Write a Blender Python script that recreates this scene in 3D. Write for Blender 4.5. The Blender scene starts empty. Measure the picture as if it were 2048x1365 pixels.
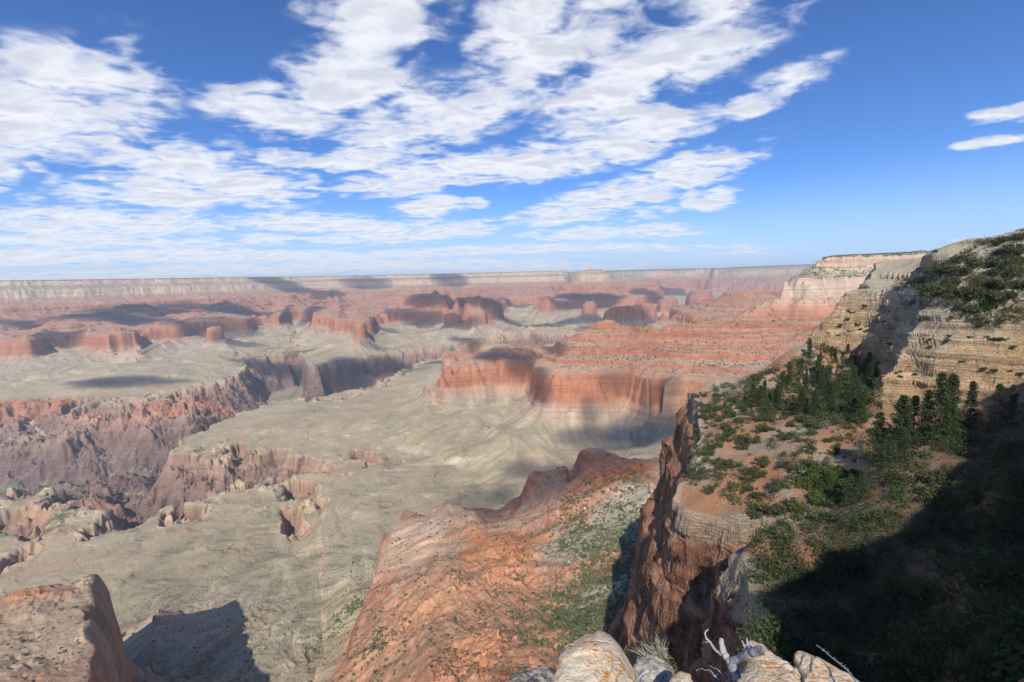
import bpy, math, random, time
import numpy as np
T0 = time.time()
def log(*a): print('[%.1fs]' % (time.time() - T0), *a)
R_ = math.radians
scene = bpy.context.scene
random.seed(7)
# ------------------------------------------------------------------ camera
F_PX = 910.0; CX, CY = 1024.0, 682.5           # focal length and centre, in pixels of a 2048 wide picture
PITCH, ROLL = R_(7.7), R_(1.54)
fwd = np.array([0, math.cos(PITCH), -math.sin(PITCH)])
hor = np.array([1.0, 0, 0]); upv = np.cross(hor, fwd)
c_, s_ = math.cos(ROLL), math.sin(ROLL)
camR = c_ * hor - s_ * upv; camU = s_ * hor + c_ * upv
cam_data = bpy.data.cameras.new('camera'); cam = bpy.data.objects.new('camera', cam_data)
scene.collection.objects.link(cam); scene.camera = cam
cam_data.sensor_width = 36.0; cam_data.lens = 36.0 * F_PX / 2048.0
cam_data.clip_start = 0.1; cam_data.clip_end = 200000.0
from mathutils import Matrix, Vector
cam.matrix_world = Matrix(((camR[0], camU[0], -fwd[0], 0), (camR[1], camU[1], -fwd[1], 0), (camR[2], camU[2], -fwd[2], 0), (0, 0, 0, 1)))
# ------------------------------------------------------------------ light
SUN_EL, SUN_AZ = 42.7, 6.2        # the sun stands behind the camera and a little to its left
sun_d = bpy.data.lights.new('sun', 'SUN'); sun = bpy.data.objects.new('sun', sun_d); scene.collection.objects.link(sun)
sun_d.energy = 5.0; sun_d.angle = R_(0.55); sun_d.color = (1.0, 0.95, 0.87)
sun_vec = np.array([-math.sin(R_(SUN_AZ)) * math.cos(R_(SUN_EL)), -math.cos(R_(SUN_AZ)) * math.cos(R_(SUN_EL)), math.sin(R_(SUN_EL))])   # towards the sun
sun.rotation_euler = Vector(tuple(sun_vec)).to_track_quat('Z', 'Y').to_euler()
scene.view_settings.view_transform = 'Standard'; scene.view_settings.look = 'None'
scene.view_settings.exposure = 0.1; scene.view_settings.gamma = 1.0
scene.render.engine = 'CYCLES'
scene.cycles.max_bounces = 4; scene.cycles.diffuse_bounces = 1; scene.cycles.glossy_bounces = 1
scene.cycles.transparent_max_bounces = 6; scene.cycles.volume_bounces = 0; scene.cycles.use_denoising = True
# ------------------------------------------------------------------ pixel <-> place
def pdir(px, py):
    px = np.asarray(px, float); py = np.asarray(py, float)
    a = (px - CX) / F_PX; b = -(py - CY) / F_PX
    d = fwd + a[..., None] * camR + b[..., None] * camU
    return d
def at(px, py, z=None, r=None):
    """point of the place seen at that pixel: on the level z, or r metres away along the ground"""
    d = pdir(px, py)
    h = np.hypot(d[..., 0], d[..., 1])
    k = (np.asarray(z) / d[..., 2]) if z is not None else (np.asarray(r) / h)
    return d * np.asarray(k)[..., None]
def proj(P):
    P = np.asarray(P, float)
    f = P @ fwd
    return CX + F_PX * (P @ camR) / f, CY - F_PX * (P @ camU) / f
def horizon(px): return CY - F_PX * math.tan(PITCH) / 1.0 - (px - CX) * math.tan(ROLL)
# ------------------------------------------------------------------ world
SKY_STRENGTH = 0.10
world = bpy.data.worlds.new('World'); scene.world = world; world.use_nodes = True
wt = world.node_tree; wt.nodes.clear()
class NT:
    def __init__(s, tree): s.t = tree
    def n(s, kind, **kw):
        nd = s.t.nodes.new(kind)
        for k, v in kw.items():
            if k.startswith('i_'):
                key = k[2:]; key = int(key) if key.isdigit() else key.replace('_', ' ')
                s.put(nd.inputs[key], v)
            else: setattr(nd, k, v)
        return nd
    def put(s, sock, v):
        if isinstance(v, bpy.types.NodeSocket): s.t.links.new(v, sock)
        elif isinstance(v, bpy.types.Node): s.t.links.new(v.outputs[0], sock)
        elif isinstance(v, (tuple, list)) and sock.type == 'RGBA' and len(v) == 3: sock.default_value = (*v, 1)
        else: sock.default_value = v
    def m(s, op, a, b=None, c=None, clamp=False):
        nd = s.t.nodes.new('ShaderNodeMath'); nd.operation = op; nd.use_clamp = clamp
        for i, v in enumerate((a, b, c)):
            if v is not None: s.put(nd.inputs[i], v)
        return nd.outputs[0]
    def mix(s, f, a, b, mode='MIX', clamp=False):
        nd = s.t.nodes.new('ShaderNodeMix'); nd.data_type = 'RGBA'; nd.blend_type = mode; nd.clamp_result = clamp
        s.put(nd.inputs[0], f); s.put(nd.inputs[6], a); s.put(nd.inputs[7], b)
        return nd.outputs[2]
    def ramp(s, x, lo, hi, smooth=True):
        nd = s.t.nodes.new('ShaderNodeMapRange'); nd.interpolation_type = 'SMOOTHSTEP' if smooth else 'LINEAR'
        s.put(nd.inputs[0], x); s.put(nd.inputs[1], lo); s.put(nd.inputs[2], hi)
        return nd.outputs[0]
    def noise(s, vec, scale, detail=4, rough=.5, dist=0.0, dim='3D', out=0, lac=2.0):
        nd = s.t.nodes.new('ShaderNodeTexNoise'); nd.noise_dimensions = dim
        if vec is not None: s.put(nd.inputs['Vector'], vec)
        s.put(nd.inputs['Scale'], scale); s.put(nd.inputs['Detail'], detail); s.put(nd.inputs['Roughness'], rough)
        s.put(nd.inputs['Distortion'], dist); s.put(nd.inputs['Lacunarity'], lac)
        return nd.outputs[out]
    def mapping(s, vec, scale=(1, 1, 1), loc=(0, 0, 0), rot=(0, 0, 0)):
        nd = s.t.nodes.new('ShaderNodeMapping'); s.put(nd.inputs[0], vec)
        nd.inputs['Location'].default_value = loc; nd.inputs['Rotation'].default_value = rot; nd.inputs['Scale'].default_value = scale
        return nd.outputs[0]
    def link(s, a, b): s.t.links.new(a, b)
w = NT(wt)
sky = w.n('ShaderNodeTexSky', sky_type='NISHITA', sun_disc=False, sun_elevation=R_(SUN_EL), sun_rotation=R_(180 + SUN_AZ), altitude=2100, air_density=1.0, dust_density=0.6, ozone_density=2.2)
geo = w.n('ShaderNodeTexCoord')
sep = w.n('ShaderNodeSeparateXYZ'); w.link(geo.outputs['Generated'], sep.inputs[0])
# the clouds lie on a sheet at height 1: its coordinates are x/z and y/z of the viewing direction, bent by the earth's curve near the horizon
zc = w.m('MAXIMUM', w.m('ADD', sep.outputs[2], 0.12), 0.04)
cxx = w.m('DIVIDE', sep.outputs[0], zc); cyy = w.m('DIVIDE', sep.outputs[1], zc)
cvec = w.n('ShaderNodeCombineXYZ', i_X=cxx, i_Y=cyy)
def cloud_xy(px, py):
    d = pdir(px, py); d = d / np.linalg.norm(d); zz = max(d[2] + .12, .04)
    return d[0] / zz, d[1] / zz
# cloud banks: (centre px, py, half width, half height, tilt in degrees (up to the right), weight)
CLOUDS = [
 (90, 235, 215, 95, 5, 1.0), (60, 130, 120, 60, -8, .75), (200, 118, 90, 34, 12, .55), (-60, 330, 90, 60, 0, .8), (75, 333, 30, 14, 0, .6), (62, 398, 52, 12, 0, .7),
 (355, 328, 130, 46, 0, 1.0), (400, 382, 225, 42, 0, 1.05), (560, 330, 60, 40, 10, .6), (250, 413, 70, 16, 0, .7),
 (555, 232, 130, 46, -12, .95), (470, 195, 55, 28, -50, .5), (700, 165, 120, 70, 25, 1.0), (760, 60, 120, 80, 60, 1.0), (640, 20, 55, 30, 0, .5), (870, 30, 45, 60, 60, .55),
 (820, 255, 150, 60, 12, .95), (940, 220, 140, 60, 20, .9), (720, 320, 120, 26, 8, .9), (860, 352, 200, 28, 8, 1.0), (1060, 330, 170, 34, 10, 1.0), (1250, 285, 180, 40, 17, 1.0), (1390, 262, 70, 26, 20, .7),
 (1060, 80, 110, 90, 50, 1.0), (1180, 40, 160, 60, 20, .85), (1230, 190, 170, 70, 32, 1.0), (1400, 110, 190, 62, 35, .95), (1500, 45, 120, 50, 35, .75), (1525, 195, 100, 30, 25, .85), (1600, 145, 60, 22, 25, .45), (1010, 170, 100, 60, 30, .8),
 (1530, 265, 60, 16, 15, .3),
 (1330, 365, 140, 32, 17, 1.0), (1200, 395, 110, 24, 12, .9), (1420, 400, 52, 20, 8, 1.0), (1130, 430, 120, 18, 6, .95), (1290, 428, 60, 14, 8, .6), (1200, 465, 150, 13, 3, .9), (1330, 468, 70, 8, 2, .75),
 (858, 417, 62, 20, 3, 1.0), (947, 407, 26, 10, 0, .8),
 (200, 450, 260, 28, 0, 1.0), (100, 480, 230, 20, 0, .95), (380, 487, 110, 10, 0, .85), (640, 450, 180, 18, -2, .95), (820, 465, 160, 20, 3, 1.0), (520, 480, 62, 12, 3, .9), (700, 480, 100, 8, 0, .8),
 (400, 512, 520, 12, 0, .9), (1000, 500, 420, 8, 2, .85), (0, 515, 300, 18, 0, .9), (1350, 497, 180, 6, 1, .6), (700, 532, 760, 12, 1, .8), (1500, 507, 90, 4, 0, .5),
 (1985, 235, 62, 14, 8, .8), (2060, 220, 50, 18, 15, .9), (1990, 283, 66, 12, 6, .8), (1750, 70, 30, 8, 45, .28), (1920, 484, 26, 4, 0, .5),
]
total = None
warp = w.n('ShaderNodeVectorMath', operation='MULTIPLY_ADD')
w.link(w.noise(cvec, 2.2, 5, .6, out=1), warp.inputs[0]); warp.inputs[1].default_value = (.24, .24, 0); 
off = w.n('ShaderNodeVectorMath', operation='SUBTRACT'); w.link(cvec.outputs[0], off.inputs[0]); off.inputs[1].default_value = (.12, .12, 0)
w.link(off.outputs[0], warp.inputs[2])
for (px, py, hw, hh, tl, wt_) in CLOUDS:
    ca, sa = math.cos(R_(tl)), math.sin(R_(tl)); e = 4.0
    c0 = np.array(cloud_xy(px, py))
    cx1 = np.array(cloud_xy(px + e * ca, py - e * sa)); cy1 = np.array(cloud_xy(px + e * sa, py + e * ca))
    J = np.column_stack([(cx1 - c0) / e * hw, (cy1 - c0) / e * hh])      # unit circle -> ellipse
    U, S, Vt = np.linalg.svd(J)                                          # ellipse axes: U columns, lengths S
    mp = w.n('ShaderNodeMapping', vector_type='TEXTURE'); w.link(warp.outputs[0], mp.inputs[0])
    mp.inputs['Location'].default_value = (c0[0], c0[1], 0); mp.inputs['Rotation'].default_value = (0, 0, math.atan2(U[1, 0], U[0, 0]))
    mp.inputs['Scale'].default_value = (S[0], S[1], 1)
    ln = w.n('ShaderNodeVectorMath', operation='LENGTH'); w.link(mp.outputs[0], ln.inputs[0])
    v = w.m('MULTIPLY', w.ramp(ln.outputs[1], 1.75, 0.3), wt_)
    total = v if total is None else w.m('MAXIMUM', total, v)
# torn and lumpy detail
cst = w.mapping(cvec, rot=(0, 0, R_(-35)), scale=(1.0, 1.45, 1))
nA = w.noise(cst, 3.0, 7, .52, 0.6); nB = w.noise(cst, 7.5, 6, .52, 0.5); nC = w.noise(cst, 24.0, 6, .6, 0.5)
det = w.m('ADD', w.m('MULTIPLY', w.m('SUBTRACT', nA, .5), 2.6), w.m('MULTIPLY', w.m('SUBTRACT', nB, .5), 1.9))
det = w.m('ADD', det, w.m('MULTIPLY', w.m('SUBTRACT', nC, .5), .42))
dens = w.m('ADD', w.m('MULTIPLY', total, 1.0), det)
mask = w.ramp(dens, 0.05, 1.08)
mask = w.m('MULTIPLY', mask, w.ramp(total, 0.02, 0.42))
# thicker parts turn a soft grey on the side away from the sun
nA2 = w.noise(w.mapping(cst, loc=(-.05, -.07, 0)), 3.0, 7, .52, 0.6)
relief = w.m('MULTIPLY', w.m('SUBTRACT', nA, nA2), 3.6)
thick = w.ramp(w.m('ADD', w.m('MULTIPLY', dens, .75), relief), .35, 1.45)
ccol = w.mix(w.m('MULTIPLY', thick, .8), (0.88, 0.90, 0.96), (0.60, 0.63, 0.73))
# towards the horizon everything sinks into pale air
low = w.ramp(sep.outputs[2], 0.22, -0.01)
skyc = w.n('ShaderNodeVectorMath', operation='SCALE'); w.link(sky.outputs[0], skyc.inputs[0]); skyc.inputs['Scale'].default_value = SKY_STRENGTH
SKYTINT = (0.60, 0.94, 1.42)
skt = w.n('ShaderNodeVectorMath', operation='MULTIPLY'); w.link(skyc.outputs[0], skt.inputs[0]); skt.inputs[1].default_value = SKYTINT
skl = w.mix(w.m('MULTIPLY', w.ramp(sep.outputs[2], .20, -.02), .82), skt.outputs[0], (0.50, 0.66, 0.90))
veil = w.m('MULTIPLY', w.ramp(w.noise(w.mapping(cvec, scale=(.5, 1.6, 1)), 3.5, 6, .6), .35, .65), w.m('MULTIPLY', w.ramp(sep.outputs[2], .13, .03), w.ramp(sep.outputs[0], .75, .1)))
skl = w.mix(w.m('MULTIPLY', veil, .75), skl, (0.68, 0.74, 0.85))
cfin = w.mix(w.m('MULTIPLY', low, .25), ccol, (0.70, 0.77, 0.90))
final = w.mix(w.m('MULTIPLY', mask, .97), skl, cfin)
bg = w.n('ShaderNodeBackground'); w.link(final, bg.inputs[0]); bg.inputs[1].default_value = 1.0
wo = w.n('ShaderNodeOutputWorld'); w.link(bg.outputs[0], wo.inputs[0])
world.cycles.sampling_method = 'MANUAL'; world.cycles.sample_map_resolution = 512
log('world')
# ================================================================== numpy noise
_rng = np.random.default_rng(11)
_perm = np.tile(_rng.permutation(256), 2).astype(np.int32)
_g2 = np.stack([np.cos(np.arange(256) * 2.399963), np.sin(np.arange(256) * 2.399963)], 1).astype(np.float32)
_g3 = _rng.normal(size=(256, 3)).astype(np.float32); _g3 /= np.linalg.norm(_g3, axis=1)[:, None]; _g3 *= 1.2
def perlin2(x, y, seed=0):
    x = np.asarray(x, np.float32) + seed * 17.31; y = np.asarray(y, np.float32) + seed * 9.77
    xi = np.floor(x).astype(np.int32); yi = np.floor(y).astype(np.int32)
    fx = x - xi; fy = y - yi; xi &= 255; yi &= 255
    u = fx * fx * fx * (fx * (fx * 6 - 15) + 10); v = fy * fy * fy * (fy * (fy * 6 - 15) + 10)
    p0 = _perm[xi] ; p1 = _perm[(xi + 1) & 255]; y1 = (yi + 1) & 255
    def g(h, dx, dy): q = _g2[h]; return q[..., 0] * dx + q[..., 1] * dy
    n00 = g(_perm[p0 + yi], fx, fy); n10 = g(_perm[p1 + yi], fx - 1, fy)
    n01 = g(_perm[p0 + y1], fx, fy - 1); n11 = g(_perm[p1 + y1], fx - 1, fy - 1)
    a = n00 + u * (n10 - n00); b = n01 + u * (n11 - n01)
    return (a + v * (b - a)) * 1.45
def fbm(x, y, scale, octv=4, gain=.5, seed=0, ridged=False):
    t = 0; a = 1.0; s = 0; x = x / scale; y = y / scale
    for o in range(octv):
        n = perlin2(x, y, seed + o * 3)
        if ridged: n = 1 - 2 * np.abs(n)
        t = t + a * n; s += a; a *= gain; x = x * 2.03 + 3.1; y = y * 2.03 - 1.7
    return t / s
def fbm3(x, y, z, scale, octv=4, gain=.5, seed=0):
    # three-dimensional noise from crossed planes: enough for rock relief
    return (fbm(x + .37 * z, y + .61 * z, scale, octv, gain, seed) + fbm(x * .8 - y * .6, z * 1.3 + .2 * x, scale, octv, gain, seed + 31)) * .75
def sst(a, b, x):
    t = np.clip((x - a) / (b - a), 0, 1); return t * t * (3 - 2 * t)
# ================================================================== rock layers: height z <-> plan coordinate u
_kz = [(700, 3000), (200, 900), (104, 0), (30, -22), (24, -40), (-50, -130), (-182, -152), (-350, -330)]
_u, _z = -330.0, -350.0
for dc, ds_ in ((34, 6), (10, 22), (20, 18), (8, 32), (38, 24), (30, 40)):      # cliff, slope of each ledge: 270 m in all
    wc = 4 + dc * .12; ws = ds_ * 1.19
    _kz.append((_z - dc, _u - wc)); _kz.append((_z - dc - ds_, _u - wc - ws)); _z -= dc + ds_; _u -= wc + ws
_kz += [(-782, -600), (-790, -612), (-818, -650), (-840, -655), (-880, -850), (-889, -853), (-925, -1110), (-965, -1360), (-1000, -1500), (-1052, -1510), (-1160, -1610), (-1185, -1614), (-1400, -1850), (-1440, -3000)]
KZ = np.array(_kz, float)
_sup = (KZ[:, 0] < -350) & (KZ[:, 0] > -640)
KZ[_sup, 1] = -330 + (KZ[_sup, 1] + 330) * (240.0 / (-330 - KZ[_sup, 1].min())); KZ = KZ[::-1]; assert (np.diff(KZ[:, 0]) > 0).all() and (np.diff(KZ[:, 1]) > 0).all(), KZ
def u2z(u): return np.interp(u, KZ[:, 1], KZ[:, 0])
def z2u(z): return np.interp(z, KZ[:, 0], KZ[:, 1])
def tilt(r): return 110 * np.clip((np.asarray(r, float) - 4500) / 8500, 0, 1)
# ================================================================== traced terrain lines
PTS = []      # (x, y, u)
def _add(P, z): PTS.append(np.column_stack([P[:, 0], P[:, 1], z2u(z - tilt(np.hypot(P[:, 0], P[:, 1])))]))
def dens(a, n=48):
    a = np.array(a, float); out = []
    for i in range(len(a) - 1):
        t = np.linspace(0, 1, n, endpoint=(i == len(a) - 2))[:, None]; out.append(a[i] * (1 - t) + a[i + 1] * t)
    return np.vstack(out) if len(a) > 1 else a
def LZ(pts, z=None):
    """line of pixels on levels z (or pts carry z as third value)"""
    a = dens([(p[0], p[1], p[2] if len(p) > 2 else z) for p in pts]); P = at(a[:, 0], a[:, 1], z=a[:, 2]); _add(P, P[:, 2])
def LS(pts, s):
    """line of pixels on the rock layer level s, the layers rising to the north"""
    a = dens([(p[0], p[1], 0) for p in pts]); z = np.full(len(a), float(s))
    for _ in range(12):
        P = at(a[:, 0], a[:, 1], z=np.minimum(z, -60)); z = s + tilt(np.hypot(P[:, 0], P[:, 1]))
    P = at(a[:, 0], a[:, 1], z=np.minimum(z, -60)); ok = np.hypot(P[:, 0], P[:, 1]) < np.interp(a[:, 0], [0, 500, 1000, 1135, 1150], [11000, 11900, 13300, 13600, 99999]); P = P[ok]; _add(P, P[:, 2])
def LR(pts, r=None):
    """line of pixels at ground distance r"""
    a = dens([(p[0], p[1], p[2] if len(p) > 2 else r) for p in pts]); P = at(a[:, 0], a[:, 1], r=a[:, 2]); _add(P, P[:, 2])
def place(px, r, z):
    px, r, z = np.broadcast_arrays(np.asarray(px, float), np.asarray(r, float), np.asarray(z, float))
    a = np.arctan((px - CX) / F_PX)
    for _ in range(12):
        P = np.stack([r * np.sin(a), r * np.cos(a), z], -1); q, _y = proj(P); a = a + (px - q) / F_PX * .8
    return np.stack([r * np.sin(a), r * np.cos(a), z + 0 * r], -1)
def LH(pts):
    """line given as (px, distance, level s): ground hidden behind something nearer, or known by distance"""
    a = dens(pts); z = a[:, 2] + tilt(a[:, 1]); P = place(a[:, 0], a[:, 1], z); _add(P, P[:, 2])

def LD(px, r, s, rad, py=None):
    """flat top: a disc of radius rad metres at layer level s (or, with py, at the height seen there)"""
    if py is not None: c = at(px, py, r=r); s = c[2] - tilt(r)
    else: c = place(px, r, s + tilt(r))
    g = np.arange(-rad, rad + 1, max(rad / 8, 6)); gx, gy = np.meshgrid(g, g); m = np.hypot(gx, gy) <= rad
    P = np.column_stack([c[0] + gx[m], c[1] + gy[m], np.full(m.sum(), 0.)]); P[:, 2] = s + tilt(np.hypot(P[:, 0], P[:, 1])); _add(P, P[:, 2])
# ---- north rim: skyline, then its layers below
RIM = [(-250, 573, 12700), (0, 573, 12000), (100, 567, 12100), (200, 563, 12150), (300, 560, 12400), (400, 559, 12600), (500, 557.5, 12950), (600, 556.5, 13600), (700, 554, 13700), (800, 551, 13800), (900, 548.5, 14000), (1000, 546.5, 14300), (1090, 545, 14300), (1135, 547, 14600)]
LR(RIM)
for _d in (120, 350, 800, 1700): LH([(p[0], p[2] + _d, 122) for p in RIM])
LH([(p[0], p[2] + 4000, 140) for p in RIM]); LH([(p[0], p[2] + 20000, 100) for p in RIM])
def below(rim, s, dr, side=None): LH([(p[0], p[2] - dr, s) for p in rim])
below(RIM, -182, 330); below(RIM, -350, 700); below(RIM, -560, 1300)
# far eastern wall (beyond the temples)
EAST = [(1150, 552, 19000), (1235, 553, 19000), (1330, 547.5, 20000), (1450, 541, 21000), (1480, 534.5, 20500), (1560, 531.5, 20000), (1640, 529, 19500), (1900, 522, 19000), (2300, 515, 18500)]
LR(EAST); [LH([(p[0], p[2] + _d, 150) for p in EAST]) for _d in (400, 1200, 3000)]; LH([(p[0], p[2] + 14000, 190) for p in EAST])
LH([(p[0], p[2] - 1000, -182) for p in EAST]); LH([(p[0], p[2] - 2400, -700) for p in EAST]); LH([(p[0], p[2] - 4200, -950) for p in EAST])
# temples in front of it
[LD(x, 12400, 0, 230, 543.3) for x in (1172, 1184, 1196)]; LH([(1140, 12300, -190), (1128, 12000, -400)]); LH([(1222, 12300, -182), (1245, 12000, -420)]); LH([(1150, 13200, -500), (1230, 13200, -600)]); LH([(1160, 11800, -330), (1205, 11700, -330)])
LR([(1262, 544.5), (1268, 544.5)], 12900); LH([(1245, 12800, -180), (1232, 12600, -330)]); LH([(1285, 12800, -240), (1322, 12500, -360)]); LH([(1235, 14200, -800), (1300, 14200, -800)])
LS([(1110, 604), (1160, 605), (1200, 598), (1240, 601), (1290, 601), (1330, 590), (1370, 585)], -795)
LS([(1118, 588), (1158, 587)], -600); LS([(1236, 586), (1284, 584), (1330, 575)], -600)
LS([(1050, 590), (1000, 588), (940, 583), (900, 581)], -795); LS([(1090, 585), (1110, 583)], -795)
LS([(1050, 600), (1150, 618), (1250, 615), (1350, 605), (1420, 590), (1550, 583)], -985)
# Tonto bench and river gorge in the far east
LS([(884, 697), (940, 672), (1000, 674), (1041, 652), (1075, 640), (1110, 646), (1124, 664)], -1000)
LS([(1124, 664), (1160, 660), (1200, 650), (1290, 636), (1400, 610)], -985)
LH([(905, 6300, -1395), (960, 6600, -1395), (1040, 7000, -1395), (1110, 7300, -1395), (1250, 7800, -1395), (1400, 9000, -1395), (1600, 11000, -1395)])
# red walls right of centre, seen beyond the saddle
LS([(1200, 640), (1240, 640), (1290, 640), (1330, 645), (1380, 640)], -795); LS([(1205, 622), (1250, 620), (1300, 614), (1390, 616)], -600)
LH([(1250, 9200, -900), (1350, 9600, -900)])
# the long butte behind the big spur
LH([(1445, 8000, -362), (1520, 7900, -362)]); LH([(1398, 8000, -560), (1420, 7900, -440)]); LH([(1380, 7200, -620), (1500, 7000, -600), (1600, 7000, -640)]); LH([(1420, 9000, -800), (1560, 9000, -800)])
# ---- Zoroaster-like temples, centre
LD(836, 9600, 0, 60, 563.5); LD(870, 9000, 0, 50, 565); LD(836, 9600, 0, 20, 560); LD(870, 9000, 0, 16, 562); LD(845, 9300, -330, 260); LD(880, 9000, -345, 220); LD(935, 8700, -380, 260); LD(980, 9000, -420, 240)
LH([(818, 9500, -182), (853, 9300, -275)]); LH([(860, 8900, -250), (888, 8800, -300)])
LS([(800, 588), (830, 592), (870, 590), (905, 583), (950, 590), (985, 592)], -350)
LS([(905, 571), (960, 585)], -420)
LS([(689, 617), (730, 618), (768, 616), (840, 614), (900, 611), (1000, 608), (1008, 607)], -612)
LS([(689, 640), (697, 663), (722, 667), (750, 662), (742, 641), (768, 637), (800, 634), (840, 633), (880, 627), (1008, 622), (1018, 610)], -795)
LD(722, 7450, -610, 150); LD(722, 7150, -640, 100); LD(722, 6950, -720, 90)
LD(904, 8100, -590, 110); LD(904, 8100, -640, 160); LS([(876, 640), (905, 644), (935, 638)], -830)
LS([(640, 690), (700, 690), (760, 690), (830, 670), (900, 665), (950, 655)], -965)
LS([(1000, 640), (1050, 625)], -960)
for _q in ((955, 8000, -690, 170), (1180, 9300, -640, 150), (1085, 10300, -560, 200), (430, 8000, -680, 130), (340, 8700, -600, 180), (225, 8300, -700, 200), (110, 9200, -610, 200), (20, 8600, -660, 150), (1335, 9800, -610, 190), (1240, 8300, -760, 180), (1400, 11500, -560, 260), (770, 9400, -560, 160)): LD(*_q)
# walls of the side valley
LS([(560, 628), (575, 614), (585, 603), (592, 594)], -795);  LS([(650, 652), (662, 632), (674, 616), (668, 602), (640, 592)], -795); LS([(672, 640), (690, 612)], -612)
LD(1138, 11500, -600, 330); LD(1262, 11300, -600, 380)
# side valley running up to the north rim (Bright Angel)
LS([(590, 720), (605, 690)], -1190)
LR([(605, 690, 7900), (615, 660, 8700), (627, 640, 9600), (628, 625, 10600), (615, 612, 11600), (602, 602, 12500)])
LR([(648, 645, 9000), (664, 622, 9900), (676, 602, 10800), (668, 588, 12000), (640, 580, 12900)]); LR([(560, 640, 9600), (572, 618, 10500), (580, 600, 11500), (575, 588, 12300)]); LS([(580, 690), (588, 660)], -985)
# ---- north-west walls
LS([(-100, 705), (0, 704), (52, 706), (62, 700), (82, 688), (105, 673), (120, 690), (133, 689), (190, 688), (220, 701), (250, 705), (285, 702), (272, 680), (262, 671), (320, 671), (400, 664), (495, 660), (520, 645), (540, 640), (560, 625)], -795)
LS([(-100, 682), (0, 681), (48, 681)], -612)
LS([(58, 680), (80, 665), (105, 655)], -612); LS([(135, 662), (195, 665)], -612); LS([(226, 668), (248, 667)], -612); LS([(262, 645), (320, 640), (372, 643), (400, 641), (500, 625), (540, 618)], -612)
LR([(-100, 640, 10500), (0, 640, 10350), (90, 640, 10200), (140, 636, 10200), (200, 634, 10400), (260, 618, 10500), (400, 610, 10900), (500, 602, 11550)])
LR([(-100, 612, 11300), (0, 612, 11150), (60, 610, 11250), (150, 612, 11200), (250, 600, 11650), (400, 594, 11850), (500, 590, 12250)])

# ---- Tonto bench of the north side and its dark rims above the gorge
LS([(-100, 760), (0, 755), (100, 745), (200, 730), (300, 720), (400, 700), (500, 690)], -960)
LZ([(-200, 812), (0, 804), (75, 801), (140, 797), (210, 795), (290, 797), (302, 790), (350, 779), (410, 766), (440, 758), (470, 752), (488, 741), (480, 733), (476, 718), (500, 716), (520, 717), (560, 704), (578, 692)], -1000)
LZ([(-200, 830), (0, 822), (75, 818), (140, 812), (210, 812), (290, 822), (310, 820), (350, 797), (410, 785), (440, 775)], -1060)
# river and inner gorge
LZ([(-150, 1010), (60, 985), (180, 975), (245, 965), (275, 955)], -1398)
LZ([(555, 806), (575, 800), (590, 790), (600, 775)], -1398); LZ([(650, 800), (690, 796), (705, 792)], -1398)
LH([(300, 3420, -1398), (400, 3900, -1398), (500, 4500, -1398), (555, 5150, -1398)]); LH([(600, 5400, -1398), (660, 5500, -1398), (705, 5600, -1398), (800, 5900, -1398), (905, 6300, -1398)])
LZ([(651, 729), (700, 720), (750, 709), (771, 699), (792, 705), (840, 699), (884, 697)], -990)
LZ([(600, 715), (620, 735), (640, 745), (651, 731)], -1030)
LZ([(520, 745), (560, 740), (600, 745)], -1160)
# red slopes and side ridges on the north-west side of the gorge
LZ([(-100, 880, -1180), (0, 860, -1150), (65, 850, -1160), (95, 900, -1220)]); LZ([(150, 850, -1120), (250, 850, -1120), (340, 840, -1110), (400, 835, -1120)])
LZ([(140, 885, -1160), (210, 870, -1150), (300, 880, -1170), (350, 868, -1150), (390, 845, -1110)]); LZ([(150, 905, -1230), (215, 905, -1260), (225, 935, -1350)])
LZ([(0, 915, -1200), (60, 905, -1200), (110, 900, -1200), (135, 905, -1180)]); LZ([(60, 940, -1270), (100, 930, -1260)]); LZ([(180, 940, -1330), (230, 950, -1380)])
# ---- centre plateau between river and side canyon
LZ([(376, 876), (424, 856), (479, 828), (547, 808), (620, 806), (698, 800), (768, 784), (800, 760), (830, 741), (860, 722), (880, 719)], -1000)
LZ([(376, 878), (345, 905), (330, 925)], -1040)
LZ([(330, 950, -1130), (310, 985, -1230), (270, 990, -1330)])
LZ([(400, 880), (450, 905), (520, 893), (600, 903), (625, 925), (700, 929), (760, 911), (810, 905), (850, 914), (885, 940), (955, 948)], -1000)
LZ([(500, 860, -990), (600, 860, -985), (700, 850, -980), (760, 820, -975), (830, 780, -960)])
LZ([(400, 915), (450, 932), (520, 912), (600, 920), (625, 944), (700, 947), (760, 930), (800, 920), (840, 933), (880, 950)], -1056)
# side canyon floor
LZ([(955, 962, -1030), (880, 955, -1075), (800, 940, -1080), (740, 945, -1100), (690, 955, -1120)]); LZ([(640, 990, -1160), (560, 990, -1180), (480, 985, -1190)])
LH([(400, 2450, -1240), (330, 2700, -1330), (290, 2900, -1380)])
LZ([(400, 940, -1120), (470, 935, -1120), (540, 935, -1110), (600, 945, -1110)])
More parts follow.
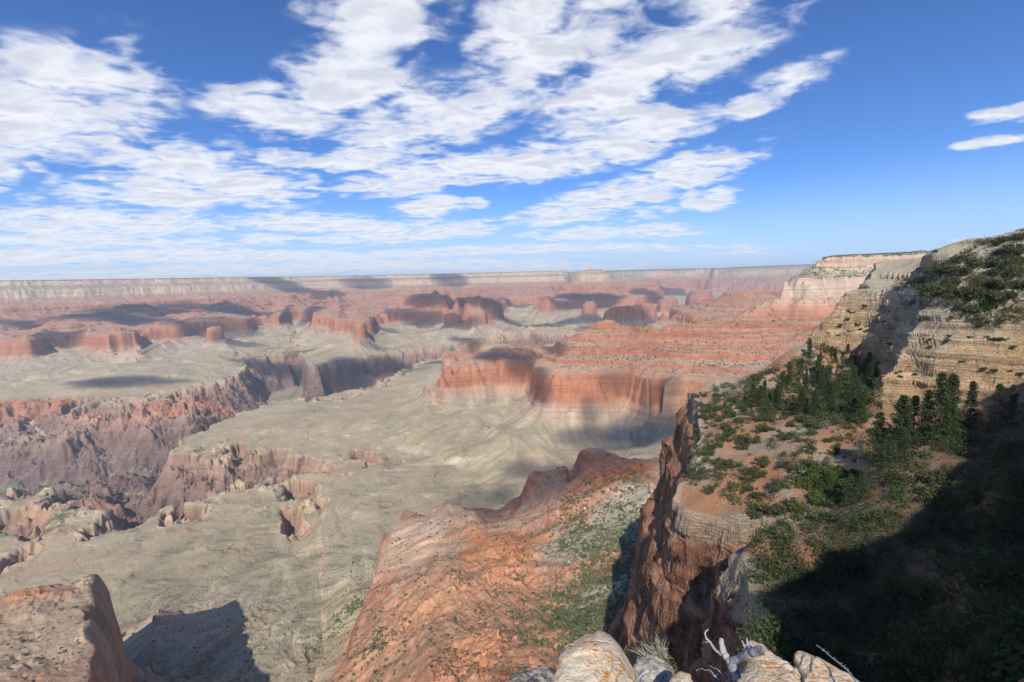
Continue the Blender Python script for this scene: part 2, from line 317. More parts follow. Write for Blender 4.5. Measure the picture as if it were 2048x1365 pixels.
# near bench left (big green)
LZ([(700, 960), (672, 962), (655, 1000), (640, 1030), (628, 1048)], -1000)
LZ([(612, 1092), (620, 1070), (625, 1050), (612, 1028)], -1000); LZ([(552, 1098), (555, 1070), (572, 1042), (568, 1025), (545, 1008), (530, 1000), (470, 992), (400, 1000), (340, 1015), (312, 1028), (280, 1050), (200, 1085), (140, 1120), (60, 1170), (-60, 1215)], -1000)
LZ([(572, 1094, -1070), (580, 1070, -1085), (597, 1045, -1095), (592, 1025, -1110), (575, 1010, -1130)])
LZ([(555, 1100), (585, 1108), (612, 1096)], -998)
LZ([(250, 1120, -970), (350, 1090, -975), (480, 1060, -980), (540, 1130, -965)]); LZ([(280, 1150, -960), (420, 1150, -945), (560, 1160, -935)])
LZ([(400, 1220, -905), (500, 1220, -905), (600, 1240, -890)]); LZ([(440, 1300, -860), (560, 1320, -850)]); LZ([(320, 1365, -835), (430, 1365, -828), (600, 1380, -815), (500, 1450, -790), (300, 1450, -800)]); LZ([(260, 1620, -760), (620, 1620, -760)])
# small low canyon with trees, far left
LZ([(-50, 1060, -1130), (60, 1100, -1110), (100, 1080, -1120), (150, 1045, -1150), (210, 1030, -1200), (260, 1015, -1280)])
LZ([(0, 1045, -1000), (50, 1010, -1000), (75, 985, -1000)]); LZ([(0, 1065, -1060), (60, 1035, -1060), (85, 1005, -1070)]); LZ([(-40, 1100, -1000), (20, 1085, -1010)]); LZ([(180, 1060, -1040), (200, 1045, -1050)])
LZ([(-40, 1010, -1010), (0, 1000, -1010)]); LZ([(-60, 1170, -1070), (0, 1165, -1070), (50, 1130, -1080)])
# wash running straight down the picture
LZ([(664, 968, -985), (652, 1010, -975), (640, 1060, -962), (645, 1095, -945), (642, 1150, -925), (640, 1200, -900), (648, 1250, -880), (650, 1290, -862), (640, 1330, -840), (630, 1365, -825), (600, 1450, -780)])
# bench right of it
LZ([(690, 965, -995), (760, 958, -990), (820, 962, -985), (900, 965, -1000), (960, 968, -1000), (1030, 975, -978)]); LZ([(660, 1080, -955), (720, 1020, -968), (800, 1000, -970), (900, 1000, -962), (1000, 1005, -955)])
LZ([(690, 1130, -915), (740, 1060, -935), (760, 1030, -945)])
# ---- the big spur: green aprons, red wall, ledges
LZ([(846, 774, -790), (884, 779, -790), (952, 763, -760), (980, 754, -742), (1040, 738, -705), (1060, 748, -720), (1068, 804, -795), (1113, 807, -795), (1182, 808, -795), (1250, 802, -795), (1281, 816, -795), (1298, 826, -795), (1345, 830, -795)])
LZ([(848, 766, -765), (884, 768, -760), (905, 745, -695), (930, 727, -645), (990, 716, -598), (1060, 716, -598), (1078, 744, -616), (1150, 743, -616), (1250, 742, -616), (1290, 748, -616), (1302, 768, -616), (1350, 760, -616)])
LD(905, 4000, -640, 90); LD(940, 4150, -600, 110); LD(900, 3750, -690, 70); LD(1000, 3800, -590, 110)
LZ([(945, 686), (983, 685.5), (1015, 692)], -545); LZ([(1021, 694, -560), (1079, 698, -550)]); LR([(1110, 690, 3500), (1140, 674, 3450), (1188, 651, 3500), (1208, 637.5, 3500), (1228, 637.5, 3500), (1246, 654, 3450), (1298, 664, 3350), (1340, 655, 3350), (1386, 645, 3400), (1450, 634, 3500), (1484, 627, 3550), (1515, 611, 3620), (1554, 588, 3750)])
LH([(1120, 3950, -680), (1220, 4050, -640), (1300, 3900, -680), (1400, 3950, -640), (1484, 4100, -560)]); LR([(1562, 572, 3800), (1608, 546, 4050), (1616, 533, 4150), (1659, 513, 4350), (1800, 505, 4900), (1963, 499, 5400), (2200, 492, 6200)])
for _d in (100, 300, 700): LH([(1662, 4350 + _d, 118), (1800, 4900 + _d, 125), (1963, 5400 + _d, 130), (2200, 6200 + _d, 130)])
LH([(1655, 4240, 26), (1800, 4780, 26), (2100, 5600, 26)]); LR([(1645, 566, 4020), (1800, 560, 4450), (1950, 552, 4900)])
LR([(1595, 608, 3720), (1650, 600, 3850), (1800, 596, 4250), (1950, 590, 4650)]); LZ([(1530, 645, -352), (1600, 650, -360), (1650, 655, -370), (1800, 655, -370)])
LR([(1140, 700, 3260), (1250, 700, 3220), (1350, 700, 3180), (1450, 700, 3180), (1600, 712, 3250)]); LZ([(1300, 740, -590), (1400, 770, -640), (1500, 800, -680)])
LH([(945, 4900, -850), (1000, 4700, -900), (1060, 4500, -850), (1180, 4900, -850), (1230, 5200, -850), (1300, 4800, -850), (1400, 5000, -850), (1500, 5200, -850)]); LH([(1560, 4600, -500), (1620, 4700, -400)])
LH([(1700, 7500, 130), (1900, 8500, 140), (2200, 9500, 140)]); LH([(1650, 5400, 100), (1690, 7000, 110)]); LH([(1620, 9000, -300), (1640, 12000, -500)])
# slopes below the wall
LZ([(860, 800, -900), (900, 830, -905), (960, 850, -910), (1020, 880, -915)]); LZ([(1070, 848, -890), (1150, 858, -910), (1250, 862, -910), (1320, 858, -900)]); LZ([(1095, 905, -980), (1200, 902, -985), (1300, 896, -980)])
LZ([(1000, 905, -950), (950, 925, -985), (900, 915, -985)]); LZ([(1040, 800, -880), (1010, 840, -925), (960, 890, -965), (890, 930, -995)])
LZ([(1080, 940, -985), (1140, 935, -990)])
# ---- left butte
_bx, _by = np.meshgrid(np.arange(-160, 206, 7.0), np.arange(1150, 1470, 7.0)); _e = np.interp(_by, [1150, 1190, 1215, 1240, 1262, 1290, 1303, 1340, 1380, 1460], [206, 198, 203, 192, 198, 184, 205, 192, 192, 185])
_top = np.interp(_bx, [-160, 0, 60, 110, 150, 205], [1245, 1214, 1198, 1185, 1177, 1150]); _m = (_bx < _e) & (_by > _top); _P = at(_bx[_m], _by[_m], z=-604 + (_by[_m] - 1150) * .22); _add(_P, _P[:, 2])
_yy = np.arange(1150, 1461, 3.0); _E = at(np.interp(_yy, [1150, 1190, 1215, 1240, 1262, 1290, 1303, 1340, 1380, 1460], [208, 200, 205, 194, 200, 186, 207, 194, 194, 187]), _yy, z=-604 + (_yy - 1150) * .22)
for _dx, _zz in ((16, -700), (26, -765), (75, -800), (115, -835)): _Q = _E + np.array((_dx, 0, 0)); _Q[:, 2] = _zz + (_yy - 1150) * .08; _add(_Q, _Q[:, 2])
LZ([(312, 1205, -822), (304, 1260, -825), (294, 1320, -812), (284, 1365, -800), (284, 1450, -770)])
LH([(330, 1180, -880), (260, 1290, -880), (200, 1290, -890), (150, 1290, -890), (60, 1260, -890), (-50, 1260, -890), (-200, 1300, -890)])
# ---- red spur below the camera
LZ([(801, 1019, -640), (850, 1044, -625), (895, 1028, -595), (930, 1040, -585), (960, 1056, -575), (985, 1082, -555)])
LZ([(900, 1110, -570), (900, 1200, -520), (860, 1300, -470), (860, 1400, -430)]); LZ([(985, 1082, -555), (1050, 1170, -505), (1100, 1230, -470), (1120, 1290, -440), (1110, 1365, -410)]); LZ([(1000, 1250, -470), (1000, 1365, -415), (1000, 1460, -380)])
LZ([(765, 1060, -700), (760, 1120, -700), (745, 1180, -705), (700, 1280, -715), (690, 1365, -680)])
LH([(801, 1330, -850), (850, 1330, -850), (895, 1350, -850), (960, 1330, -830), (1010, 1300, -760)]); LH([(760, 1290, -860), (730, 1250, -840)])
LZ([(700, 1110, -890), (700, 1180, -840), (672, 1280, -830), (660, 1340, -800)])
# ---- spur to its right and the bushy valley
LZ([(1056, 960, -520), (1110, 946, -485), (1150, 932, -465), (1160, 916, -445), (1190, 911, -440), (1230, 926, -440), (1290, 932, -430), (1340, 926, -425), (1450, 940, -420)])
LZ([(1152, 965, -500), (1154, 930, -455), (1162, 914, -438), (1192, 914, -438)]); LZ([(1143, 1000, -545), (1140, 960, -515), (1134, 940, -490)]); LZ([(1045, 1000, -580), (1025, 1050, -640), (1010, 1062, -650)]); LZ([(1040, 1080, -560), (1090, 1100, -530), (1130, 1120, -510)]); LZ([(1100, 1010, -525), (1150, 1010, -490), (1180, 1060, -490)])
LZ([(1240, 980, -450), (1290, 1000, -450), (1340, 1000, -445)]); LZ([(1230, 1080, -470), (1240, 1150, -455), (1250, 1250, -430), (1230, 1365, -400), (1230, 1470, -370)]); LZ([(1160, 1180, -475), (1180, 1280, -440)])
LZ([(1340, 1100, -460), (1400, 1250, -420), (1500, 1400, -370)]); LZ([(1600, 1050, -450), (1800, 1100, -440), (2100, 1200, -400)])
LH([(1056, 1400, -800), (1110, 1450, -800), (1160, 1450, -800), (1230, 1450, -800), (1340, 1450, -800), (1500, 1500, -800)]); LH([(1100, 1900, -975), (1300, 1900, -970), (1500, 2000, -930), (1900, 2200, -700), (2100, 2400, -600)])
LH([(-100, 240, -560), (200, 240, -640), (500, 240, -640), (760, 240, -440), (1024, 240, -380), (1500, 240, -380), (2100, 240, -380)])
# ================================================================== solve the level field in (azimuth, log distance)
AZ0, AZ1 = R_(-60), R_(60); LR0, LR1 = math.log(215.0), math.log(42000.0)
def solve(pts, nA, nR, fixed_iters):
    P = np.vstack(pts); az = np.arctan2(P[:, 0], P[:, 1]); lr = np.log(np.hypot(P[:, 0], P[:, 1]))
    levels = []; a, r = nA, nR
    while min(a, r) > 12: levels.append((a, r)); a //= 2; r //= 2
    field = None
    for (a, r) in levels[::-1]:
        ia = np.round((az - AZ0) / (AZ1 - AZ0) * (a - 1)).astype(int); ir = np.round((lr - LR0) / (LR1 - LR0) * (r - 1)).astype(int)
        ok = (ia >= 0) & (ia < a) & (ir >= 0) & (ir < r)
        S = np.zeros((a, r)); W = np.zeros((a, r)); np.add.at(S, (ia[ok], ir[ok]), P[ok, 2]); np.add.at(W, (ia[ok], ir[ok]), 1)
        m = W > 0; V = np.where(m, S / np.maximum(W, 1), 0)
        if field is None: field = np.full((a, r), V[m].mean())
        else:
            xa = np.linspace(0, field.shape[0] - 1, a); xr = np.linspace(0, field.shape[1] - 1, r)
            field = bilin(field, xa[:, None], xr[None, :])
        field = np.where(m, V, field)
        for _ in range(fixed_iters):
            p = np.pad(field, 1, mode='edge'); f2 = (p[:-2, 1:-1] + p[2:, 1:-1] + p[1:-1, :-2] + p[1:-1, 2:]) / 4
            field = np.where(m, V, f2)
    p = field
    for _ in range(2):
        q = np.pad(p, 1, mode='edge'); p = (q[:-2, 1:-1] + q[2:, 1:-1] + q[1:-1, :-2] + q[1:-1, 2:] + 2 * p) / 6
    return p
def bilin(f, a, r):
    a, r = np.broadcast_arrays(a, r)
    a = np.clip(a, 0, f.shape[0] - 1.001); r = np.clip(r, 0, f.shape[1] - 1.001)
    i = a.astype(np.int32); j = r.astype(np.int32); x = a - i; y = r - j
    return (f[i, j] * (1 - x) + f[i + 1, j] * x) * (1 - y) + (f[i, j + 1] * (1 - x) + f[i + 1, j + 1] * x) * y
U0 = solve(PTS, 480, 760, 160)
log('solved', U0.shape)
def base_u(X, Y):
    return bilin(U0, (np.arctan2(X, Y) - AZ0) / (AZ1 - AZ0) * (U0.shape[0] - 1), (np.log(np.hypot(X, Y)) - LR0) / (LR1 - LR0) * (U0.shape[1] - 1))
def terrain_z(X, Y, fine=True):
    r = np.hypot(X, Y); u = base_u(X, Y)
    wx = fbm(X, Y, 420, 3, .5, 5) ; wy = fbm(X, Y, 420, 3, .5, 9)
    far = sst(5000, 9000, r); near = 1 - sst(900, 2600, r)
    schist = sst(-1490, -1560, u); flat = sst(-840, -1000, u) * (1 - schist)
    n1 = fbm(X + 130 * wx, Y + 130 * wy, 900, 4, .55, 1, ridged=True) - .15
    n2 = fbm(X + 60 * wx, Y + 60 * wy, 230, 4, .55, 2)
    n3 = fbm(X, Y, 60, 3, .55, 3)
    vnear = 1 - sst(1100, 1700, r)
    n0 = fbm(X + 500 * wx, Y + 500 * wy, 2600, 4, .5, 4, ridged=True) - .1
    u = u + (1 - .75 * near) * (1 - .6 * flat) * (1 - .45 * sst(-620, -560, u) * sst(2600, 3000, r)) * (1 - .7 * far * sst(-380, -200, u)) * (1 - .6 * sst(-150, 0, u)) * 34 * n1 + (1 - .3 * near) * (1 - .5 * far * sst(-380, -200, u)) * 26 * (1 - .72 * vnear) * n2 + 9 * n3 * (1 - .6 * vnear) + far * 120 * n0 * (1 - .5 * flat) * (1 - .9 * sst(-380, -200, u))
    sc = fbm(X + 70 * wx, Y + 70 * wy, 270, 5, .55, 6, ridged=True)
    u = u + schist * 105 * (sc - .12)
    # ledges fade in and out along the walls
    soft = np.interp(u, [-600, -570, -330, -300, -160, -90, 0], [0, 1, 1, .5, 0, .3, 0]) * np.maximum(sst(-.45, .55, fbm(X, Y, 240, 3, .5, 15)) * .5, vnear * .75)
    zz = u2z(u); zsm = np.interp(u, [-570, -330, -152, -22], [-620, -350, -182, 30])
    z = zz + soft * (np.where((u > -570) & (u < -22), zsm, zz) - zz) + tilt(r)
    apron = sst(-640, -760, u) * sst(-1500, -1440, u)
    h1 = fbm(X + 80 * wx, Y + 80 * wy, 380, 3, .5, 71, ridged=True); h2 = fbm(X, Y, 1200, 3, .5, 72)
    z = z + apron * (1 - .6 * near) * (9 * h1 + 34 * h2)
    chan = sst(.80, .97, 1 - np.abs(2.2 * fbm(X + 120 * wx, Y + 120 * wy, 520, 3, .45, 76))) + .6 * sst(.82, .97, 1 - np.abs(2.4 * fbm(X + 60 * wx, Y + 60 * wy, 210, 3, .45, 77)))
    z = z - flat * (1 - .4 * near) * 2.0 * chan
    z = z + apron * far * 115 * (fbm(X + 300 * wx, Y + 300 * wy, 1500, 4, .55, 73, ridged=True) - .1)
    z = z + vnear * sst(-.1, .5, fbm(X, Y, 160, 2, .5, 74)) * 9 * (fbm(X + 20 * wx, Y, 48, 4, .6, 75, ridged=True) - .2)
    if fine:
        z = z + (1 - near * .7) * (1 - .6 * flat) * 3.0 * fbm(X, Y, 30, 3, .6, 12) + near * .9 * fbm(X, Y, 12, 3, .6, 13)
    return z, u

def hit_far(px, py):
    d = pdir(px, py); d = d / math.hypot(d[0], d[1]); R = np.exp(np.linspace(math.log(400), math.log(22000), 700)); X = d[0] * R; Y = d[1] * R
    z, _ = terrain_z(X, Y, False); m = np.nonzero(z > d[2] * R)[0]
    return None if len(m) == 0 else np.array((X[m[0]], Y[m[0]], z[m[0]]))
# ================================================================== mesh helpers
COL = scene.collection
def grid_mesh(name, X, Y, Z, cols=None, extra=None):
    """X, Y, Z on an (n, m) grid -> one mesh with smooth shading and a colour attribute"""
    n, m = X.shape; me = bpy.data.meshes.new(name)
    co = np.stack([X, Y, Z], -1).reshape(-1, 3).astype(np.float32)
    idx = np.arange(n * m, dtype=np.int32).reshape(n, m)
    q = np.stack([idx[:-1, :-1], idx[:-1, 1:], idx[1:, 1:], idx[1:, :-1]], -1).reshape(-1, 4)
    me.vertices.add(len(co)); me.vertices.foreach_set('co', co.ravel())
    me.loops.add(q.size); me.loops.foreach_set('vertex_index', q.ravel())
    me.polygons.add(len(q)); me.polygons.foreach_set('loop_start', np.arange(0, q.size, 4, dtype=np.int32))
    me.polygons.foreach_set('use_smooth', np.ones(len(q), bool))
    me.update(calc_edges=True)
    if cols is not None:
        at_ = me.color_attributes.new('Col', 'FLOAT_COLOR', 'POINT')
        c = np.ones((n * m, 4), np.float32); c[:, :cols.shape[-1]] = cols.reshape(-1, cols.shape[-1]); at_.data.foreach_set('color', c.ravel())
    o = bpy.data.objects.new(name, me); COL.objects.link(o)
    return o
def fresh_mat(name):
    m = bpy.data.materials.new(name); m.use_nodes = True; m.node_tree.nodes.clear(); return m, NT(m.node_tree)
def finish(k, color, bump=None, rough=.95, spec=.15, bs=None):
    p = k.n('ShaderNodeBsdfPrincipled'); k.put(p.inputs['Base Color'], color); k.put(p.inputs['Roughness'], rough); k.put(p.inputs['Specular IOR Level'], spec)
    if bump is not None: k.link(bump, p.inputs['Normal'])
    o = k.n('ShaderNodeOutputMaterial'); k.link(p.outputs[0], o.inputs[0]); return p
def bump(k, h, dist, strength=1.0, prev=None):
    b = k.n('ShaderNodeBump'); k.put(b.inputs['Height'], h); b.inputs['Distance'].default_value = dist; b.inputs['Strength'].default_value = strength
    if prev is not None: k.link(prev, b.inputs['Normal'])
    return b.outputs[0]
# ================================================================== rock colours by layer
STR = [  # level s, slope colour, cliff colour, shrub cover
 (400, (.12, .13, .075), (.30, .27, .17), .9), (135, (.12, .13, .075), (.30, .27, .18), .9), (104, (.26, .23, .15), (.50, .38, .28), .6), (98, (.38, .30, .21), (.52, .37, .27), .5), (68, (.40, .28, .2), (.48, .29, .20), .5), (40, (.40, .32, .22), (.56, .40, .28), .5),
 (-10, (.38, .33, .23), (.50, .38, .26), .7), (-52, (.42, .35, .25), (.50, .37, .27), .6), (-130, (.44, .36, .27), (.52, .40, .30), .5), (-184, (.43, .34, .26), (.50, .36, .26), .6),
 (-250, (.44, .27, .18), (.46, .22, .14), .35), (-350, (.42, .25, .16), (.40, .185, .115), .3), (-420, (.43, .28, .19), (.41, .195, .125), .35), (-500, (.44, .29, .20), (.42, .18, .11), .4), (-580, (.43, .31, .22), (.42, .20, .13), .4), (-622, (.46, .30, .21), (.46, .24, .15), .3),
 (-640, (.44, .26, .17), (.47, .22, .125), .1), (-740, (.44, .24, .15), (.46, .21, .12), .1), (-785, (.44, .28, .19), (.44, .22, .14), .1), (-800, (.40, .32, .22), (.42, .26, .18), .3), (-840, (.43, .34, .245), (.44, .28, .20), .35),
 (-900, (.42, .35, .245), (.43, .32, .22), .5), (-960, (.42, .335, .225), (.41, .31, .21), .5), (-1003, (.405, .33, .225), (.40, .29, .20), .2), (-1012, (.38, .30, .21), (.40, .25, .18), .1), (-1052, (.37, .28, .20), (.36, .22, .16), .1),
 (-1075, (.31, .215, .16), (.26, .165, .125), .1), (-1160, (.27, .185, .145), (.195, .13, .105), .1), (-1300, (.235, .165, .135), (.16, .11, .098), .1), (-1392, (.29, .22, .165), (.22, .15, .12), .1), (-1500, (.32, .26, .20), (.26, .2, .15), 0)]
STR = STR[::-1]; _sl = np.array([q[0] for q in STR], float)
_cs = np.array([q[1] for q in STR]); _cc = np.array([q[2] for q in STR]); _cv = np.array([q[3] for q in STR])
def layer_colour(s, steep):
    f = steep[..., None]
    a = np.stack([np.interp(s, _sl, _cs[:, i]) for i in range(3)], -1); b = np.stack([np.interp(s, _sl, _cc[:, i]) for i in range(3)], -1)
    return a * (1 - f) + b * f, np.interp(s, _sl, _cv) * (1 - .8 * steep)
def near_line(X, Y, L, width):
    """0..1 closeness of the points to a polyline on the ground (list of x, y)"""
    d = np.full(X.shape, 1e9, np.float32); L = np.asarray(L, float)
    x0, x1 = L[:, 0].min() - width * 3, L[:, 0].max() + width * 3; y0, y1 = L[:, 1].min() - width * 3, L[:, 1].max() + width * 3
    m = (X > x0) & (X < x1) & (Y > y0) & (Y < y1); x = X[m]; y = Y[m]
    if x.size == 0: return d * 0
    dd = np.full(x.shape, 1e9)
    for i in range(len(L) - 1):
        a, b = L[i], L[i + 1]; ab = b - a; t = np.clip(((x - a[0]) * ab[0] + (y - a[1]) * ab[1]) / max((ab ** 2).sum(), 1e-6), 0, 1)
        dd = np.minimum(dd, np.hypot(x - a[0] - t * ab[0], y - a[1] - t * ab[1]))
    out = np.zeros(X.shape, np.float32); out[m] = np.exp(-(dd / width) ** 2); return out
def ground_line(pts, z): 
    a = np.array(pts, float); return at(a[:, 0], a[:, 1], z=np.interp(np.arange(len(a)), [0, len(a) - 1], z if isinstance(z, (tuple, list)) else (z, z)))[:, :2]
# patches of differently coloured ground: (px, py, z, half length, half width (m), turn of the long axis, colour, strength)
PATCH = [
 (60, 845, -1150, 420, 160, 0, (.42, .19, .12), .8), (340, 833, -1110, 300, 130, 20, (.43, .18, .11), .8), (240, 860, -1150, 420, 120, 0, (.40, .22, .15), .8), (430, 808, -1080, 260, 110, 30, (.42, .19, .12), .8),
 (30, 900, -1200, 500, 150, 0, (.34, .23, .17), .7), (15, 846, -1150, 90, 50, 0, (.55, .16, .07), 1), (125, 838, -1130, 80, 40, 0, (.52, .17, .08), .9), (410, 805, -1100, 90, 45, 0, (.52, .17, .08), .9), (355, 822, -1110, 70, 25, 0, (.50, .17, .08), .9),
 (740, 757, -1150, 260, 120, 40, (.40, .17, .11), .9), (250, 775, -985, 500, 80, 0, (.38, .25, .18), .6), (320, 775, -985, 200, 50, 0, (.44, .2, .13), .5),
 (60, 1115, -1110, 130, 22, 20, (.13, .19, .07), .9), (110, 1090, -1120, 80, 18, 40, (.13, .19, .07), .9), (130, 1046, -1150, 60, 20, 0, (.14, .19, .08), .8), (90, 1068, -1130, 120, 60, 0, (.38, .24, .16), .8), (215, 1035, -1160, 120, 70, 0, (.36, .2, .14), .7), (120, 1150, -1040, 200, 60, 20, (.38, .25, .17), .6),
 # pale apron and cream ledges of the big spur's end
 (900, 700, -620, 260, 90, 60, (.50, .39, .29), .8), (940, 735, -700, 220, 60, 0, (.50, .34, .25), .8), (915, 765, -780, 260, 60, 0, (.44, .28, .2), .6), (990, 690, -545, 120, 40, 0, (.40, .33, .22), .7),
 (1300, 925, -930, 500, 130, 0, (.33, .26, .19), .7), (1200, 860, -880, 520, 110, 0, (.40, .33, .23), .5), (900, 935, -1020, 200, 25, 0, (.58, .48, .36), .8), (790, 948, -1020, 90, 14, 0, (.6, .5, .38), .7), (830, 918, -1020, 120, 30, 0, (.52, .40, .30), .6),
 # red spur below
 (870, 1280, -490, 140, 110, 0, (.58, .31, .18), .85), (930, 1200, -520, 160, 120, 0, (.56, .29, .165), .8), (1000, 1330, -430, 110, 80, 0, (.57, .28, .16), .8), (820, 1080, -620, 130, 80, 0, (.56, .40, .29), .75), (760, 1200, -700, 90, 60, 0, (.52, .36, .24), .7), (800, 1320, -520, 90, 60, 0, (.56, .31, .185), .8), (860, 1120, -590, 70, 60, 0, (.58, .38, .26), .6),
 (1050, 1100, -550, 70, 30, -50, (.50, .21, .10), .8), (1200, 1030, -490, 70, 30, 20, (.46, .2, .11), .5), (1170, 960, -460, 80, 40, 20, (.46, .20, .11), .8), (1260, 950, -440, 60, 22, 10, (.50, .17, .07), 1), (1100, 1000, -520, 100, 50, 60, (.42, .26, .18), .7), (1210, 1128, -465, 55, 10, 5, (.50, .18, .08), 1), (1260, 1130, -460, 30, 8, 5, (.5, .18, .08), .9), (1190, 1085, -480, 30, 12, 20, (.5, .19, .09), .8),
 (1210, 1185, -450, 60, 20, 30, (.52, .48, .40), .8), (1200, 1080, -475, 120, 80, 0, (.38, .36, .26), .75), (1240, 1020, -460, 80, 50, 30, (.42, .40, .30), .7), (1180, 1230, -450, 80, 50, 0, (.22, .24, .13), .6), (1200, 1060, -470, 70, 30, 0, (.26, .26, .15), .5), (1250, 1090, -460, 60, 60, 0, (.25, .25, .14), .5),
 (1000, 1110, -545, 120, 30, -60, (.54, .23, .11), 1), (950, 1130, -555, 45, 26, -60, (.50, .21, .10), .9), (1020, 1160, -520, 110, 32, -60, (.56, .27, .15), .8), (1080, 1230, -470, 90, 24, -60, (.55, .27, .15), .6),
 # green-grey slope left of it
 (720, 1130, -850, 90, 40, 60, (.42, .38, .22), .7), (700, 1230, -820, 60, 80, 0, (.36, .34, .2), .6), (500, 1330, -840, 180, 90, 0, (.31, .28, .19), .6), (610, 1250, -890, 90, 120, 0, (.30, .28, .19), .6),
 # left butte
 (80, 1290, -580, 160, 120, 0, (.38, .285, .20), .85), (70, 1235, -605, 70, 25, 0, (.52, .25, .14), .7), (180, 1190, -600, 40, 30, 0, (.48, .38, .29), .7), (260, 1170, -780, 60, 30, 0, (.3, .15, .1), .5),
]
LINES = [  # washes and trails: pixels, level(s), half width in metres, colour, strength
 ([(672, 962), (655, 1010), (640, 1060), (642, 1085), (648, 1100), (642, 1125), (638, 1160), (646, 1180), (640, 1215), (650, 1245), (645, 1270), (652, 1290), (640, 1320), (632, 1370)], (-985, -825), 3.4, (.56, .36, .24), .95),
 ([(-150, 1010), (60, 985), (180, 975), (245, 965), (275, 955)], (-1398, -1398), 13, (.13, .17, .10), .9), ([(555, 806), (575, 800), (590, 790), (600, 775)], (-1398, -1398), 34, (.16, .21, .14), .9), ([(650, 800), (690, 796), (705, 792)], (-1398, -1398), 30, (.12, .18, .12), 1),
 ([(700, 1100), (650, 1100)], (-940, -940), 2, (.5, .4, .3), .7), ([(735, 1060), (690, 1080), (655, 1098)], (-945, -945), 1.6, (.52, .42, .32), .7),
 ([(235, 1155), (330, 1110), (420, 1100), (480, 1088), (560, 1065), (600, 1060)], (-965, -975), 1.6, (.48, .42, .31), .7), ([(220, 1150), (300, 1135), (350, 1132)], (-960, -960), 1.5, (.48, .42, .31), .6), ([(420, 1082), (430, 1095), (520, 1090), (522, 1100)], (-970, -970), 1.3, (.48, .42, .31), .6),
 ([(600, 850), (690, 860), (712, 810), (720, 800)], (-985, -995), 2.4, (.48, .41, .31), .6), ([(850, 940), (900, 880), (960, 860), (1000, 850)], (-985, -900), 2.5, (.46, .40, .30), .4), ([(880, 985), (870, 960), (860, 950)], (-985, -990), 2, (.55, .46, .36), .6),
 ([(100, 905), (85, 880), (70, 862), (60, 850)], (-1215, -1150), 9, (.50, .42, .33), .8), ([(955, 660), (975, 645), (985, 640)], (-870, -870), 12, (.50, .42, .33), .7), ([(770, 950), (810, 955)], (-1000, -1000), 4, (.58, .48, .38), .8), ([(240, 1000), (280, 1003), (330, 1012)], (-1300, -1320), 4, (.5, .42, .34), .8), ([(220, 905), (226, 925)], (-1250, -1340), 5, (.5, .45, .38), .6),
 ([(890, 920), (940, 890), (985, 860), (1030, 830), (1062, 806)], (-985, -800), 9, (.22, .25, .14), .6), ([(900, 925), (970, 880), (1020, 845)], (-985, -850), 5, (.50, .37, .28), .5), ([(720, 1010), (850, 985), (930, 1000)], (-965, -965), 2, (.5, .42, .32), .4), ([(860, 985), (930, 985), (950, 1010)], (-985, -965), 8, (.48, .43, .27), .4), ([(690, 955), (640, 1010), (610, 1030)], (-1000, -1100), 3, (.5, .42, .34), .5),
]
def paint(X, Y, col, veg):
    jx = X + 55 * fbm(X, Y, 130, 3, .6, 21); jy = Y + 55 * fbm(X, Y, 130, 3, .6, 22)
    for (px, py, z, a, b, turn, c, k) in PATCH:
        P = at(px, py, z=z); r = math.hypot(P[0], P[1]); sc = 1.0
        m = (np.abs(X - P[0]) < 2.2 * a + 60) & (np.abs(Y - P[1]) < 2.2 * a + 60)
        if not m.any(): continue
        dx = jx[m] - P[0]; dy = jy[m] - P[1]
        if b < 60: dx = dx * .5 + (X[m] - P[0]) * .5; dy = dy * .5 + (Y[m] - P[1]) * .5
        ca, sa = math.cos(R_(turn)), math.sin(R_(turn)); q = np.hypot((dx * ca + dy * sa) / a, (-dx * sa + dy * ca) / b)
        f = (sst(1.5, .55, q) * k)[:, None]; col[m] = col[m] * (1 - f) + np.array(c) * f
    for (pts, z, wd, c, k) in LINES:
        L = ground_line(pts, z); f = near_line(X + 5 * fbm(X, Y, 25, 2, .5, 41), Y + 5 * fbm(X, Y, 25, 2, .5, 42), L, wd)[..., None] * k
        col = col * (1 - f) + np.array(c) * f
    return col, veg
